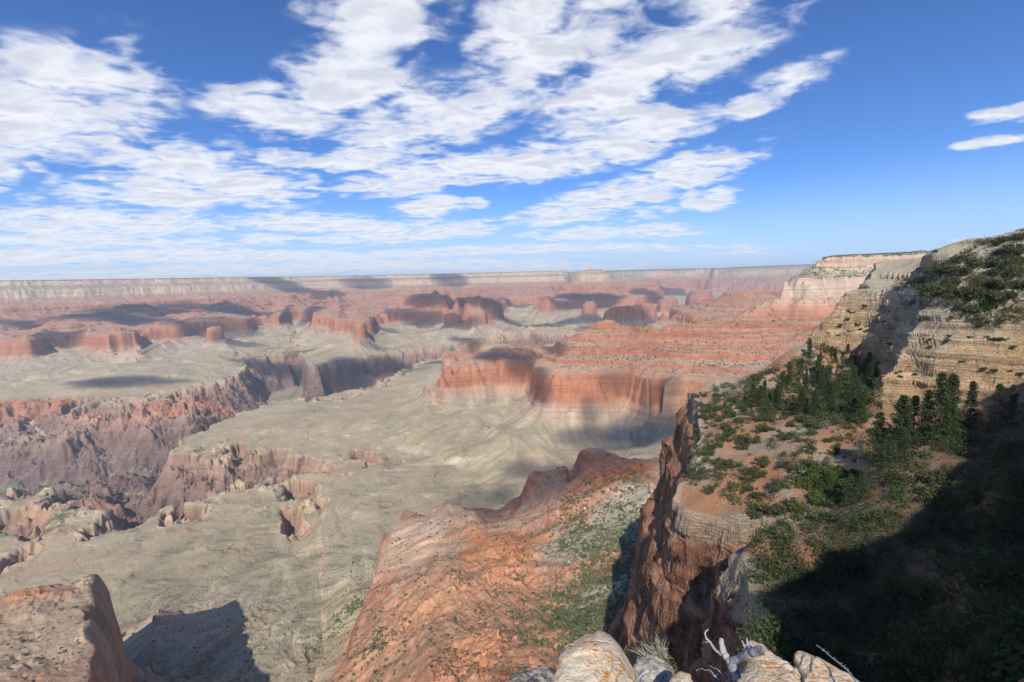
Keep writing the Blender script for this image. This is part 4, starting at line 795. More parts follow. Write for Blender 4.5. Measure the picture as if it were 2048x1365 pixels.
def foliage_mat(name, dark, light, scale=1.2):
    m, k = fresh_mat(name); g = k.n('ShaderNodeNewGeometry'); o = k.n('ShaderNodeObjectInfo')
    f = k.ramp(k.noise(g.outputs['Position'], scale, 3, .6), .35, .68); f = k.m('ADD', k.m('MULTIPLY', f, .65), k.m('MULTIPLY', o.outputs['Random'], .35))
    c = k.mix(f, dark, light); d = k.n('ShaderNodeBsdfDiffuse'); k.put(d.inputs[0], c); t = k.n('ShaderNodeBsdfTranslucent'); k.put(t.inputs[0], c)
    mx = k.n('ShaderNodeMixShader'); mx.inputs[0].default_value = .28; k.link(d.outputs[0], mx.inputs[1]); k.link(t.outputs[0], mx.inputs[2])
    ou = k.n('ShaderNodeOutputMaterial'); k.link(mx.outputs[0], ou.inputs[0]); return m
def bark_mat(name, a, b, scale=6):
    m, k = fresh_mat(name); g = k.n('ShaderNodeTexCoord'); n = k.noise(k.mapping(g.outputs['Object'], (3, 3, .8)), scale, 5, .65)
    finish(k, k.mix(n, a, b), bump(k, n, .02, .8), .9, .1); return m
M_CON = foliage_mat('conifer_needles', (.045, .065, .028), (.10, .125, .05)); M_BUSH = foliage_mat('juniper_leaves', (.065, .085, .035), (.135, .145, .07)); M_OAK = foliage_mat('oak_leaves', (.065, .095, .028), (.13, .17, .05))
M_GREYB = foliage_mat('sage_leaves', (.15, .16, .10), (.27, .27, .18)); M_BARK = bark_mat('bark', (.10, .075, .055), (.22, .17, .13)); M_DEAD = bark_mat('dead_wood', (.28, .25, .22), (.46, .42, .38))
def conifer(seed, h=1.0):
    rng = np.random.default_rng(seed); H = 20.0; wd = (7.0, 5.4, 8.2, 6.0, 7.4, 4.8)[seed % 6]; ex = (.95, .8, .75, 1.1, .65, .9)[seed % 6]
    trunk = tube([(0, 0, -1), (.1, 0, H * .5), (0, .1, H)], [.32, .2, .03], 7)
    cs, rs_ = [], []; z = H * .12; ph = 0
    V = []
    while z < H * .985:
        f = 1 - z / H; L = (.5 + wd * f ** ex) * rng.uniform(.55, 1.2); nb = 5 if f > .3 else 4; ph += 1.1
        for b in range(nb):
            if rng.random() < .13: continue
            a = ph + b * 2 * math.pi / nb + rng.uniform(-.35, .35); l = L * rng.uniform(.7, 1.1)
            for q in np.linspace(.3, 1, 4):
                cs.append((math.cos(a) * l * q, math.sin(a) * l * q, z - l * q * .22 * (1 - .5 * q) + rng.uniform(-.1, .1))); rs_.append(.40 + .5 * (1 - abs(q - .6)) * (f + .35))
        z += .45 + .5 * f
    cr = leaf_cloud(rng, np.array(cs), rs_, 15, .48, .6)
    return raw_mesh('conifer_trunk', *trunk, True, M_BARK), raw_mesh('conifer_crown', *cr, False, M_CON)
def bush(seed, mat, n=9, leaves=85, flat=.8, size=.20):
    rng = np.random.default_rng(seed); cs = rng.normal(size=(n, 3)) * (.42, .42, .22); cs[:, 2] = np.abs(cs[:, 2]) + .35; rs_ = rng.uniform(.28, .5, n)
    cr = leaf_cloud(rng, cs, rs_, leaves, size, flat)
    st = merge([tube([(0, 0, -.3), tuple(c * .5), tuple(c * .9)], [.06, .04, .015], 5) for c in cs[:5]])
    return raw_mesh('bush_stem', *st, True, M_BARK), raw_mesh('bush_foliage', *cr, False, mat)
def snag(seed):
    rng = np.random.default_rng(seed); H = 16.0; parts = [tube([(0, 0, -1), (.2, .1, H * .5), (.1, .3, H)], [.3, .18, .03], 7)]; br = []
    for i in range(46):
        z = rng.uniform(.15, .97) * H; a = rng.uniform(0, 6.28); l = (1 - z / H) * 3.2 + .5; p0 = np.array((.15, .15, z)); p1 = p0 + np.array((math.cos(a) * l, math.sin(a) * l, rng.uniform(-.6, .5)))
        br.append(tube([p0, (p0 + p1) / 2 + (0, 0, .15), p1], [.07, .045, .02], 4))
        for _ in range(3):
            q = p0 + (p1 - p0) * rng.uniform(.4, 1); br.append(tube([q, q + rng.normal(size=3) * .35, q + rng.normal(size=3) * .6], [.035, .025, .012], 3))
    return raw_mesh('snag_trunk', *parts[0], True, M_DEAD), raw_mesh('snag_branch', *merge([(v, f) for v, f in br]), False, M_DEAD)
CONS = [conifer(i) for i in range(6)]; BUSH = [bush(20 + i, M_BUSH) for i in range(4)]; OAK = [bush(40 + i, M_OAK, 12) for i in range(2)]; SAGE = [bush(50 + i, M_GREYB, 7, 50) for i in range(2)]; SNAG = [snag(60), snag(61)]
def hit(px, py, lo=50.0, hi=640.0):
    """where the ray through that pixel meets the headland"""
    d = pdir(px, py); d = d / math.hypot(d[0], d[1]); R = np.arange(lo, hi, .7); X = d[0] * R; Y = d[1] * R
    z, dF, dU, b = near_z(X, Y); m = np.nonzero((z > d[2] * R))[0]
    if len(m) == 0: return None
    i = m[0]; return np.array((X[i], Y[i], z[i])), dF[i], dU[i], b[i]
def plant(kind, names, P, h, label, cat, group, rng, sink=.3):
    root = bpy.data.objects.new(names[0], None); COL.objects.link(root); root.location = (P[0], P[1], P[2] - sink); root.rotation_euler = (rng.uniform(-.07, .07), rng.uniform(-.07, .07), rng.uniform(0, 6.28))
    root.scale = (h * rng.uniform(.85, 1.15), h * rng.uniform(.85, 1.15), h * rng.uniform(.9, 1.1)); root['label'] = label; root['category'] = cat; root['group'] = group
    for me, nm in zip(kind, names[1:]):
        o = bpy.data.objects.new(nm, me); COL.objects.link(o); o.parent = root
    return root
rg = np.random.default_rng(77)
def in_poly(x, y, poly): return poly_sd(np.array([float(x)]), np.array([float(y)]), poly)[0] > 0
def rand_in(poly, n):
    p = np.array(poly); out = []
    while len(out) < n:
        x = rg.uniform(p[:, 0].min(), p[:, 0].max()); y = rg.uniform(p[:, 1].min(), p[:, 1].max())
        if in_poly(x, y, poly): out.append((x, y))
    return out
# ---- conifers
CN = ('conifer', 'trunk', 'crown')
big = [(1748, 935, 26), (1786, 925, 29), (1768, 965, 19), (1806, 900, 20), (1826, 880, 22), (1852, 892, 27), (1880, 884, 31), (1905, 872, 29), (1893, 905, 20), (1936, 862, 23), (1998, 838, 16), (2020, 832, 13), (1722, 1000, 15), (1700, 1012, 14), (1655, 985, 10), (1640, 770, 15)]
for i, (px, py, h) in enumerate(big):
    q = hit(px, py)
    if q is None: continue
    plant(CONS[i % 6], CN, q[0], h / 20, 'tall dark green conifer standing below the ochre cliff', 'tree', 'tall conifers at the foot of the ochre cliff', rg, .6)
grove = [(1500, 800), (1545, 770), (1590, 735), (1640, 705), (1700, 715), (1745, 745), (1760, 790), (1722, 850), (1690, 858), (1640, 840), (1590, 830), (1540, 835), (1500, 830)]
for i, (px, py) in enumerate(rand_in(grove, 85)):
    q = hit(px, py)
    if q is None or q[2] > 3: continue
    plant(CONS[rg.integers(6)], CN, q[0], (5 + 14 * rg.random() ** 1.5) / 20, 'dark green conifer in the dense grove on the shady slope', 'tree', 'conifers of the dense grove below the cliff', rg, .5)
for (px, py, h, lb) in [(1748, 716, 18, 'bare grey dead tree among conifers beside the dark cliff slot'), (1716, 925, 15, 'bare grey dead tree left of the tall conifers'), (1692, 735, 11, 'small bare grey dead tree in the upper conifer grove')]:
    q = hit(px, py)
    if q is not None: plant(SNAG[int(px) % 2], ('dead_tree', 'trunk', 'branch'), q[0], h / 16, lb, 'dead tree', 'dead trees of the terrace', rg, .4)
# ---- bushes, one by one where they show large
BN = ('bush', 'stem', 'foliage')
def bushes(poly, n, r0, r1, label, group, kinds, wall=False, maxn=999, thin=None):
    c = 0
    for (px, py) in rand_in(poly, n):
        q = hit(px, py)
        if q is None or q[1] < -1.5: continue
        if not wall and q[2] > 1: continue
        if thin is not None and thin(q[0]): continue
        kind = kinds[rg.integers(len(kinds))]
        plant(kind, BN, q[0], rg.uniform(r0, r1), label, 'bush', group, rg, .3); c += 1
    return c
terr = [(1380, 800), (1415, 785), (1470, 765), (1545, 745), (1560, 800), (1600, 840), (1690, 860), (1720, 930), (1700, 990), (1620, 1010), (1570, 1060), (1500, 1040), (1440, 1005), (1395, 985), (1360, 960), (1390, 900), (1385, 850)]
redsoil = lambda P: rg.random() < .55 and 225 < math.hypot(P[0], P[1]) < 310
n0 = bushes(grove, 26, 2.4, 4.6, 'round juniper bush among the conifers of the grove', 'juniper bushes in the grove', BUSH)
n1 = bushes(terr, 185, 2.2, 4.8, 'dark green juniper bush on the red sunlit terrace', 'juniper bushes on the red terrace', BUSH + [SAGE[0]], thin=redsoil)
n1 += bushes([(1372, 792), (1425, 788), (1450, 860), (1440, 960), (1372, 958), (1392, 880)], 34, 1.8, 3.4, 'grey green bush near the cliff edge of the terrace', 'bushes along the terrace cliff edge', BUSH + SAGE)
n2 = bushes([(1500, 1135), (1560, 1130), (1620, 1150), (1640, 1165), (1600, 1172), (1540, 1150)], 14, 1.6, 2.8, 'green bush on the small rock knob in the shade', 'bushes on the small rock knob', BUSH + OAK)
n3 = bushes([(1600, 960), (1680, 940), (1720, 975), (1640, 1010), (1590, 1050), (1560, 1040)], 18, 3.2, 5.4, 'bright green oak bush at the edge of the shadow', 'oak bushes along the shadow edge', OAK)
n4 = bushes([(1790, 572), (1860, 545), (1960, 500), (2048, 475), (2048, 600), (1960, 640), (1900, 620), (1840, 590)], 62, 3.0, 6.0, 'green juniper bush on the pale hilltop above the cliffs', 'juniper bushes on the pale hilltop', BUSH, wall=True)
n5 = bushes([(1720, 700), (1840, 640), (2040, 620), (2040, 760), (1800, 790)], 30, 1.0, 2.0, 'small green bush on a ledge of the ochre cliff', 'bushes on the ledges of the ochre cliff', BUSH + OAK, wall=True)
n6 = bushes([(1640, 690), (1700, 600), (1780, 590), (1780, 640), (1720, 690)], 20, 1.2, 2.2, 'small green bush on the pale ledges behind the grove', 'bushes on the pale ledges', BUSH, wall=True)
n7 = bushes([(1540, 1110), (1700, 1010), (1900, 900), (2048, 850), (2048, 1100), (1700, 1330), (1560, 1300)], 14, 2.6, 5.0, 'dark bush deep in the shaded bowl', 'bushes in the shaded bowl', BUSH, wall=False)
q = hit(1690, 1140)
if q is not None: plant(OAK[0], ('bush', 'stem', 'foliage'), q[0], 3.4, 'lone bright green bush lit at the edge of the dark bowl', 'bush', 'lit bushes of the dark bowl', rg)
q = hit(1560, 1225)
if q is not None: plant(SAGE[1], ('bush', 'stem', 'foliage'), q[0], 3.2, 'pale grey green bush below the small rock knob', 'bush', 'lit bushes of the dark bowl', rg)
if True:      # low undergrowth between them
    ug = [hit(*p) for p in rand_in([(1400, 785), (1470, 765), (1545, 742), (1590, 722), (1640, 692), (1745, 730), (1765, 790), (1720, 870), (1735, 960), (1700, 1000), (1600, 1040), (1520, 1050), (1440, 1005), (1360, 960), (1395, 850)], 380)]
    ug += [hit(*p) for p in rand_in([(1410, 785), (1470, 762), (1545, 740), (1590, 720), (1640, 690), (1745, 730), (1765, 790), (1720, 870), (1640, 845), (1500, 850), (1420, 850)], 700)]
    ug += [hit(*p) for p in rand_in([(1780, 575), (1860, 545), (1960, 485), (2060, 465), (2060, 640), (1960, 660), (1860, 610)], 260)]
    ug = [q for q in ug if q is not None and q[1] > 0]
log('bushes', n1, n2, n3, n4, n5, n6, n7)
# ---- scrub: tens of thousands of shrubs on the slopes below and beyond, nobody could count them
def blob(seed, sub=1):
    import bmesh
    bm = bmesh.new(); bmesh.ops.create_icosphere(bm, subdivisions=sub, radius=1.0); rng = np.random.default_rng(seed)
    V = np.array([v.co[:] for v in bm.verts]) * rng.uniform(.7, 1.2, (len(bm.verts), 1)); Fc = np.array([[v.index for v in f.verts] for f in bm.faces]); bm.free(); V[:, 2] = V[:, 2] * .75 + .35; return V, Fc
BL = [blob(i) for i in range(6)]
def scrub(name, P, size, mat):
    N = len(P); V0 = np.stack([b[0] for b in BL]); F0 = BL[0][1]; ki = rg.integers(6, size=N); a = rg.uniform(0, 6.28, N); V = V0[ki] * size[:, None, None]
    ca, sa = np.cos(a)[:, None], np.sin(a)[:, None]; x = V[..., 0] * ca - V[..., 1] * sa; y = V[..., 0] * sa + V[..., 1] * ca
    V = np.stack([x, y, V[..., 2]], -1) + P[:, None, :]; Fc = F0[None] + (np.arange(N) * V0.shape[1])[:, None, None]
    o = bpy.data.objects.new(name, raw_mesh(name, V.reshape(-1, 3), Fc.reshape(-1, 3), True, mat)); COL.objects.link(o); o['kind'] = 'stuff'
M_SCRUB = foliage_mat('scrub_leaves', (.085, .10, .045), (.20, .21, .11), .05)
def leafy(name, P, size, mat, n=70, seed=5, squash=.7):
    r_ = np.random.default_rng(seed); cr, _f = leaf_cloud(r_, P + np.array((0, 0, 1)) * size[:, None] * .45, size, n, 1.0, squash)
    c = np.repeat(P + np.array((0, 0, 1)) * size[:, None] * .45, n * 3, axis=0); k_ = np.repeat(size, n)[:, None, None]; T = cr.reshape(-1, 3, 3); T = T[:, :1] + (T - T[:, :1]) * (.36 * np.maximum(k_, .8) ** .7)
    o = bpy.data.objects.new(name, raw_mesh(name, T.reshape(-1, 3), _f, False, mat)); COL.objects.link(o); o['kind'] = 'stuff'
UG = np.array([q[0] for q in ug]); leafy('undergrowth', UG, np.clip(rg.lognormal(.7, .5, len(UG)), .9, 4.6), M_BUSH, 120)
bw = [hit(*p) for p in rand_in([(1500, 1090), (1600, 1020), (1760, 960), (1900, 850), (2060, 810), (2060, 1380), (1500, 1380)], 620)]; bw = np.array([q[0] for q in bw if q is not None and q[1] > 0 and q[0][2] < -8])
leafy('undergrowth', bw, rg.uniform(1.4, 4.2, len(bw)), M_CON, 110, 6, .85)
def pick(mask_w, n):
    w_ = mask_w.ravel(); w_ = w_ / w_.sum(); i = rg.choice(w_.size, n, replace=True, p=w_); return i
VX, VY, VZ = TX.ravel(), TY.ravel(), TZ.ravel()
flatw = sst(1.4, .6, TSL)
w1 = flatw * (TR > 380) * (TR < 1500) * (TZ > -905) * (.25 + sst(-.2, .4, fbm(TX, TY, 60, 3, .6, 301))) * (TR / 700) ** .3
grn = np.zeros_like(TX)
for (px, py, z, rad) in [(1200, 1010, -460, 110), (1230, 1100, -460, 80), (1180, 1240, -450, 90), (1230, 1180, -450, 70), (1260, 1280, -430, 90), (1160, 1090, -500, 60), (700, 1230, -820, 60), (760, 1330, -620, 40), (1250, 960, -440, 50)]:
    c = at(px, py, z=z); grn = np.maximum(grn, sst(1.4, .5, np.hypot(TX - c[0], TY - c[1]) / rad))
i = pick(w1 * (1 + 7 * grn), 16000); jit = rg.normal(size=(len(i), 2)) * 2.0
P = np.column_stack([VX[i] + jit[:, 0], VY[i] + jit[:, 1], VZ[i] - .5]); scrub('scrub', P, np.clip(rg.lognormal(.35, .4, len(i)), .7, 3.4) * (1 + .3 * grn.ravel()[i]), M_SCRUB)
w2 = flatw * (TR > 1900) * (TR < 5200) * (TS > -600) * (TX > 300) * (.3 + sst(-.2, .4, fbm(TX, TY, 90, 3, .6, 302))) * (1 + 3 * sst(-200, -100, TS))
i = pick(w2, 12000); P = np.column_stack([VX[i] + rg.normal(size=len(i)) * 5, VY[i] + rg.normal(size=len(i)) * 5, VZ[i] - 1]); scrub('scrub', P, rg.uniform(2.6, 6.0, len(i)), M_SCRUB)
w3 = sst(.7, .3, TSL) * (TR > 850) * (TR < 3600) * (TZ > -1040) * (TZ < -760) * (1 + 2.0 * (TR < 1700)) * (.15 + sst(-.1, .5, fbm(TX, TY, 150, 3, .6, 303))); i = pick(w3, 26000)
P = np.column_stack([VX[i] + rg.normal(size=len(i)) * 4, VY[i] + rg.normal(size=len(i)) * 4, VZ[i] - .6]); scrub('scrub', P, rg.uniform(.7, 1.9, len(i)) * (VY[i] / 1800) ** .6, M_SCRUB)
rimw = (TR > 3500) * (TR < 6800) * (TS > 96) * (TX > 2000); i = pick(rimw * 1.0, 5000)
P = np.column_stack([VX[i] + rg.normal(size=len(i)) * 5, VY[i] + rg.normal(size=len(i)) * 5, VZ[i] - 1]); scrub('forest', P, rg.uniform(3, 7, len(i)), M_CON)
log('scrub')

# ---- pale boulders lying in the bushy valley
def boulder(seed):
    import bmesh
    bm = bmesh.new(); bmesh.ops.create_icosphere(bm, subdivisions=3, radius=1.0); V = np.array([v.co[:] for v in bm.verts]); Fc = np.array([[v.index for v in f.verts] for f in bm.faces]); bm.free(); rng = np.random.default_rng(seed)
    for _ in range(9):      # flat fracture faces
        n = rng.normal(size=3); n /= np.linalg.norm(n); d = rng.uniform(.55, .85); q = V @ n; V = V - np.maximum(q - d, 0)[:, None] * n
    V = V * (1, .8, .75) + .04 * rng.normal(size=V.shape); return raw_mesh('boulder', V, Fc, False, M_BOULD)
m_, k_ = fresh_mat('pale_boulder'); g_ = k_.n('ShaderNodeNewGeometry'); n_ = k_.noise(g_.outputs['Position'], .6, 6, .7); finish(k_, k_.mix(n_, (.42, .34, .25), (.68, .60, .48)), bump(k_, n_, 1.0, .6)); M_BOULD = m_
for i, (px, py, sz, lb) in enumerate([(1170, 1022, 4.2, 'lone pale boulder on the green slope below the red crag'), (1238, 987, 4.0, 'leftmost pale boulder of the row on the bushy slope'), (1251, 982, 3.4, 'middle pale boulder of the row on the bushy slope'), (1264, 978, 4.4, 'rightmost pale boulder of the row on the bushy slope'), (1138, 1125, 2.6, 'small pale boulder beside the orange soil strip'), (1228, 1110, 2.6, 'pale boulder between the orange strip and the shadow edge'), (1293, 1208, 3.0, 'pale boulder at the very edge of the dark shadow')]):
    q = hit_far(px, py)
    if q is None: continue
    o = bpy.data.objects.new('boulder', boulder(700 + i)); COL.objects.link(o); o.location = (q[0], q[1], q[2] + sz * .25); o.scale = (sz,) * 3; o.rotation_euler = (0, 0, i * 1.3); o['label'] = lb; o['category'] = 'boulder'
# ================================================================== rocks, dead wood and stems at the photographer's feet
def tag(o, label, cat, group=None):
    o['label'] = label; o['category'] = cat
    if group: o['group'] = group
    return o
def rock_mat(name, base, pale, lichen, lich_amt, dark=None, dark_amt=0.0):
    m, k = fresh_mat(name); P = k.n('ShaderNodeNewGeometry').outputs['Position']
    n1 = k.noise(P, 7, 8, .68); n2 = k.noise(P, 45, 6, .7); n3 = k.noise(k.mapping(P, (5, 9, 6), rot=(.3, .2, .5)), 1.5, 7, .7, .8)
    c = k.mix(k.ramp(n1, .3, .7), base, pale); c = k.mix(k.m('MULTIPLY', k.ramp(n3, .56, .66), .3), c, (.30, .22, .15)); c = k.mix(k.m('MULTIPLY', k.ramp(n2, .55, .75), .45), c, (.36, .29, .21))
    l = k.m('MULTIPLY', k.ramp(k.noise(P, 8.5, 3, .5), .55 - .07 * lich_amt, .63 - .07 * lich_amt), k.ramp(k.noise(P, 55, 6, .75, .3), .50, .56))
    c = k.mix(k.m('MULTIPLY', l, .9), c, lichen)
    if dark: c = k.mix(k.m('MULTIPLY', k.ramp(k.noise(P, 26, 7, .7), .50 - .1 * dark_amt, .58), dark_amt), c, dark)
    cv = k.n('ShaderNodeTexVoronoi', feature='DISTANCE_TO_EDGE'); k.put(cv.inputs['Vector'], k.mix(.06, P, k.noise(P, 9, 3, .6, out=1))); cv.inputs['Scale'].default_value = 2.3; cr = k.ramp(cv.outputs['Distance'], .016, .0)
    c = k.mix(k.m('MULTIPLY', cr, .12), c, (.16, .12, .09)); n2 = k.m('SUBTRACT', n2, k.m('MULTIPLY', cr, .5))
    h = k.m('ADD', k.m('ADD', k.m('MULTIPLY', n1, .07), k.m('MULTIPLY', n2, .014)), k.m('MULTIPLY', n3, .018))
    finish(k, c, bump(k, h, 1.0, .9), .95, .1); return m
M_R1 = rock_mat('cream_limestone', (.74, .58, .40), (.88, .74, .54), (.68, .29, .06), 1.25)
M_R2 = rock_mat('lichen_limestone', (.50, .44, .35), (.66, .58, .46), (.55, .28, .08), 0.1, (.05, .055, .06), .85)
M_R3 = rock_mat('pebbly_limestone', (.55, .48, .38), (.74, .68, .58), (.5, .4, .2), 0.0, (.16, .15, .12), .5)
def ledge_rock(name, out, z0, dome, depth, mat, seed, slope=(0, 0), rough=.035, flare=.25, strat=0.0):
    """a block of rock: outline of its top (pixels, seen on level z0), domed, with real sides going down"""
    o = np.array(out, float); P = at(o[:, 0], o[:, 1], z=z0)[:, :2]
    L = np.r_[0, np.cumsum(np.hypot(*np.diff(np.vstack([P, P[:1]]), axis=0).T))]; t = np.linspace(0, L[-1], 160, endpoint=False); Pc = np.vstack([P, P[:1]])
    E = np.column_stack([np.interp(t, L, Pc[:, 0]), np.interp(t, L, Pc[:, 1])])
    for _ in range(2): E = (np.roll(E, 1, 0) + 2 * E + np.roll(E, -1, 0)) / 4
    c = E.mean(0); rings = []
    for q in np.linspace(0.0, 1, 46): rings.append(np.column_stack([c + (E - c) * q, np.full(160, z0 + dome * (1 - q ** 4))]))
    for j, q in enumerate(np.linspace(.03, 1, 46)): rings.append(np.column_stack([E + (E - c) * flare * q ** 1.3, np.full(160, z0 - depth * q)]))
    R3 = np.array(rings); R3[..., 2] += (R3[..., 0] - c[0]) * slope[0] + (R3[..., 1] - c[1]) * slope[1]
    X, Y, Z = R3[..., 0], R3[..., 1], R3[..., 2]
    n = fbm3(X, Y, Z, .32, 5, .55, seed) * .6 + .8 * np.round(3.0 * fbm3(X, Y, Z, .3, 2, .4, seed + 9)) / 3.0; n2 = fbm3(X, Y, Z, .07, 3, .6, seed + 5)
    side = np.concatenate([np.zeros(46) + np.linspace(0, 1, 46) ** 6, np.ones(46)])[:, None]
    dx = X - c[0]; dy = Y - c[1]; dd = np.hypot(dx, dy) + 1e-4
    bed = strat * np.sign(np.sin(Z * 55 + 6 * n)) * .5
    X = X + dx / dd * side * (rough * 1.6 * n + rough * .35 * n2 + bed * .02); Y = Y + dy / dd * side * (rough * 1.6 * n + rough * .35 * n2 + bed * .02)
    Z = Z + (1 - side) * (rough * 1.3 * n + rough * .25 * n2)
    V = np.stack([X, Y, Z], -1).reshape(-1, 3); idx = np.arange(92 * 160).reshape(92, 160); nx_ = np.roll(idx, -1, 1)
    Fq = np.stack([idx[:-1], nx_[:-1], nx_[1:], idx[1:]], -1).reshape(-1, 4)[:, ::-1]
    ob = bpy.data.objects.new(name, raw_mesh(name, V, Fq, True, mat)); COL.objects.link(ob); return ob
tag(ledge_rock('boulder', [(1100, 1420), (1104, 1365), (1112, 1325), (1132, 1288), (1160, 1262), (1176, 1251), (1182, 1256), (1196, 1244), (1214, 1250), (1236, 1274), (1258, 1312), (1278, 1350), (1300, 1400), (1305, 1500), (1100, 1500)], -1.44, .05, 1.5, M_R1, 401, slope=(0, -.12), rough=.03),
    'big rounded cream boulder with orange lichen, largest at the bottom edge', 'rock')
tag(ledge_rock('rock', [(940, 1430), (985, 1368), (1010, 1352), (1035, 1338), (1055, 1328), (1085, 1326), (1110, 1332), (1135, 1345), (1150, 1420), (1120, 1500), (930, 1500)], -1.9, .03, 1.2, M_R2, 411, slope=(.05, -.1), rough=.04),
    'dark grey lichen covered rock left of the big boulder', 'rock')
tag(ledge_rock('rock', [(1262, 1340), (1275, 1318), (1300, 1312), (1322, 1322), (1345, 1345), (1365, 1380), (1360, 1460), (1270, 1460)], -2.0, .04, 1.0, M_R3, 421, rough=.04),
    'pale pebbly rock behind the tuft of stems', 'rock')
tag(ledge_rock('rock', [(1325, 1385), (1340, 1358), (1360, 1342), (1378, 1345), (1392, 1362), (1402, 1400), (1400, 1500), (1320, 1500)], -1.7, .03, 1.0, M_R1, 431, rough=.03),
    'small rounded cream rock left of the dead branch', 'rock')
tag(ledge_rock('slab', [(1496, 1268), (1512, 1268), (1530, 1270), (1552, 1282), (1575, 1295), (1590, 1312), (1604, 1340), (1622, 1385), (1640, 1460), (1640, 1520), (1475, 1520), (1480, 1400), (1494, 1330)], -1.75, .03, 1.4, M_R1, 441, slope=(-.10, -.15), rough=.035, flare=.12, strat=1.0),
    'pointed cream slab with layered dark side right of the dead branch', 'rock')
tag(ledge_rock('slab', [(1592, 1296), (1602, 1286), (1620, 1290), (1642, 1304), (1668, 1318), (1700, 1342), (1735, 1372), (1790, 1440), (1790, 1520), (1660, 1520), (1640, 1420), (1612, 1345)], -1.74, .02, 1.4, M_R1, 451, slope=(-.10, -.15), rough=.03, flare=.12, strat=.6),
    'long cream slab with orange lichen spots, rightmost at the bottom', 'rock')
tag(ledge_rock('rock', [(1385, 1420), (1400, 1372), (1450, 1362), (1495, 1372), (1500, 1460), (1480, 1540), (1390, 1540)], -2.0, .03, 1.0, M_R2, 461, rough=.04),
    'dark shaded rock under the dead branch', 'rock')
M_WOOD = bark_mat('weathered_wood', (.24, .23, .22), (.56, .54, .52), 14)
def px_tube(pts, r0, r1, R, sides=8, wob=.0, dz=0.0):
    a = np.array(pts, float); n = 10; q = []
    for i in range(len(a) - 1):
        for t in np.linspace(0, 1, n, endpoint=(i == len(a) - 2)): q.append(a[i] * (1 - t) + a[i + 1] * t)
    q = np.array(q)
    for _ in range(6): q[1:-1] = (q[:-2] + 2 * q[1:-1] + q[2:]) / 4
    rr = q[:, 2] if q.shape[1] > 2 else np.full(len(q), R)
    P = at(q[:, 0], q[:, 1], r=rr); P = P + wob * np.column_stack([fbm(q[:, 0], q[:, 1], 14, 3, .6, s) for s in (501, 502, 503)])
    f = np.linspace(0, 1, len(P)); rad = (r0 * (1 - f) + r1 * f) * (1 + .18 * fbm(q[:, 0], q[:, 1], 9, 2, .6, 504)); return tube(P, rad, sides)
root = bpy.data.objects.new('dead_branch', None); COL.objects.link(root); c0 = at(1470, 1365, r=2.15); root.location = c0
tag(root, 'twisted silver grey dead branch beside the pointed slab', 'branch')
def child(name, vf, mat):
    o = bpy.data.objects.new(name, raw_mesh(name, vf[0] - c0, vf[1], True, mat)); COL.objects.link(o); o.parent = root; return o
child('stem', merge([px_tube([(1480, 1420, 2.0), (1476, 1365, 2.12), (1468, 1338, 2.2), (1457, 1322, 2.25)], .024, .020, 2.2, wob=.01), px_tube([(1457, 1324, 2.25), (1480, 1316, 2.2), (1505, 1306, 2.12), (1520, 1300, 2.08)], .016, .020, 2.2, wob=.008)]), M_WOOD)
child('limb', px_tube([(1457, 1322, 2.25), (1448, 1305, 2.28), (1444, 1290, 2.3), (1443, 1278, 2.32)], .018, .012, 2.2, wob=.006), M_WOOD)
child('limb', merge([px_tube([(1448, 1312, 2.27), (1432, 1302, 2.3), (1422, 1288, 2.33), (1412, 1276, 2.35), (1409, 1266, 2.37), (1417, 1259, 2.38)], .008, .0028, 2.2, wob=.004), px_tube([(1420, 1286, 2.33), (1408, 1284, 2.36), (1405, 1288, 2.37)], .004, .0015, 2.2, 5)]), M_WOOD)
for vf in [px_tube([(1494, 1309, 2.15), (1490, 1295, 2.18), (1484, 1282, 2.2)], .008, .003, 2.2), px_tube([(1492, 1303, 2.16), (1496, 1290, 2.18), (1493, 1276, 2.2)], .007, .002, 2.2), px_tube([(1500, 1306, 2.13), (1502, 1294, 2.16), (1501, 1283, 2.18)], .006, .002, 2.2), px_tube([(1484, 1318, 2.19), (1476, 1308, 2.22), (1478, 1300, 2.23)], .005, .002, 2.2)]: child('twig', vf, M_WOOD)
for vf in [px_tube([(1440, 1365, 2.2), (1425, 1345, 2.25), (1405, 1338, 2.3), (1390, 1340, 2.33)], .005, .0015, 2.2, 5, .01), px_tube([(1450, 1360, 2.2), (1436, 1338, 2.26), (1420, 1332, 2.3)], .004, .0014, 2.2, 5, .01), px_tube([(1465, 1350, 2.2), (1448, 1345, 2.25), (1430, 1352, 2.28)], .004, .0015, 2.2, 5, .01)]: child('twig', vf, M_WOOD)
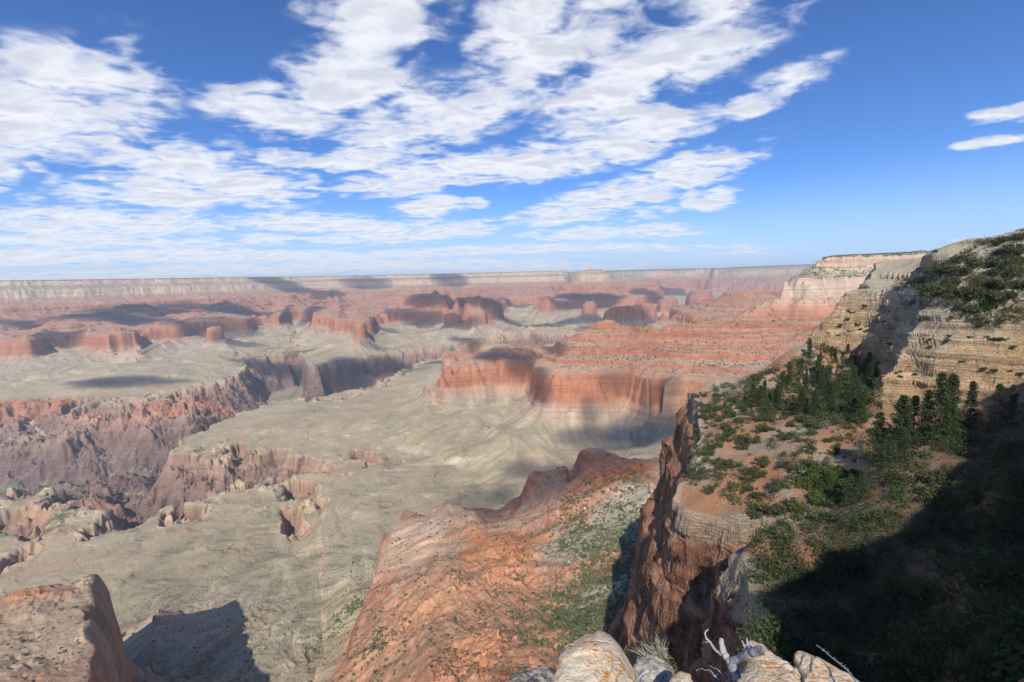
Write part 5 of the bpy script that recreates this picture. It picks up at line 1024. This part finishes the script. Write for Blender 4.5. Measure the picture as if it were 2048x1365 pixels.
# tuft of pale stems with a dark leafy foot
M_STRAW = bark_mat('dry_stems', (.34, .33, .24), (.55, .54, .42), 14); M_LEAF = foliage_mat('tuft_leaves', (.06, .07, .035), (.16, .18, .09), 30)
c0 = at(1322, 1345, r=2.3); root = bpy.data.objects.new('stem_tuft', None); COL.objects.link(root); root.location = c0
tag(root, 'tuft of thin pale stems over dark leaves between the boulders', 'shrub')
rs2 = np.random.default_rng(9); st = []
for i in range(60):
    tx = rs2.uniform(1262, 1340); ty = 1262 + abs(tx - 1310) * .55 + rs2.uniform(0, 34); bx = 1322 + rs2.uniform(-14, 12); by = 1348 + rs2.uniform(-8, 8); mx = bx + (tx - bx) * .45 + rs2.uniform(-4, 4); my = by + (ty - by) * .55
    rr = 2.3 + rs2.uniform(-.06, .12); st.append(px_tube([(bx, by, 2.3), (mx, my, (rr + 2.3) / 2), (tx, ty, rr)], .0017, .0006, 2.3, 4))
    if rs2.random() < .5: st.append(px_tube([(mx, my, (rr + 2.3) / 2), ((mx + tx) / 2 - 6 + rs2.uniform(0, 12), (my + ty) / 2, rr), (tx + rs2.uniform(-14, 10), ty + rs2.uniform(0, 14), rr)], .002, .0008, 2.3, 4))
child('stem', merge(st), M_STRAW)
cs = []; rr_ = []
for i in range(26):
    p = at(rs2.uniform(1300, 1345), rs2.uniform(1318, 1372), r=rs2.uniform(2.2, 2.4)); cs.append(p); rr_.append(rs2.uniform(.02, .045))
child('foliage', leaf_cloud(rs2, np.array(cs), rr_, 60, .014, 1.0), M_LEAF)
# thin thorny twig crossing in front of the dark bowl
c0 = at(1690, 1340, r=2.0); root = bpy.data.objects.new('thorny_twig', None); COL.objects.link(root); root.location = c0
tag(root, 'thin straight thorny twig rising behind the rightmost slab', 'twig')
main = [(1633, 1290, 2.35), (1655, 1308, 2.28), (1680, 1328, 2.2), (1700, 1346, 2.12), (1720, 1375, 2.0)]
child('stem', px_tube(main, .0015, .0042, 2.2, 6, .004), M_WOOD)
th = []
for f in np.linspace(.05, .9, 20):
    k = f * 4; i = int(k); a = np.array(main[i]) * (1 - k + i) + np.array(main[i + 1]) * (k - i); s = 1 if rs2.random() < .5 else -1
    th.append(px_tube([tuple(a), (a[0] + s * rs2.uniform(2, 6), a[1] - rs2.uniform(1, 5), a[2])], .0012, .0005, 2.2, 4))
child('thorn', merge(th), M_WOOD)
log('foreground')
# ================================================================== the air
def haze_box():
    me = bpy.data.meshes.new('haze'); x0, x1, y0, y1, z0, z1 = -52000, 52000, -6000, 46000, -1500, 420
    v = [(x, y, z) for x in (x0, x1) for y in (y0, y1) for z in (z0, z1)]
    me.from_pydata(v, [], [(0, 1, 3, 2), (4, 6, 7, 5), (0, 4, 5, 1), (2, 3, 7, 6), (0, 2, 6, 4), (1, 5, 7, 3)])
    o = bpy.data.objects.new('haze', me); COL.objects.link(o); o['kind'] = 'stuff'
    m, k = fresh_mat('air'); p = k.n('ShaderNodeVolumePrincipled'); p.inputs['Color'].default_value = (.76, .86, 1.0, 1); p.inputs['Density'].default_value = 2.8e-5; p.inputs['Anisotropy'].default_value = 0.0
    ou = k.n('ShaderNodeOutputMaterial'); k.link(p.outputs[0], ou.inputs['Volume']); me.materials.append(m)
haze_box()
log('done')
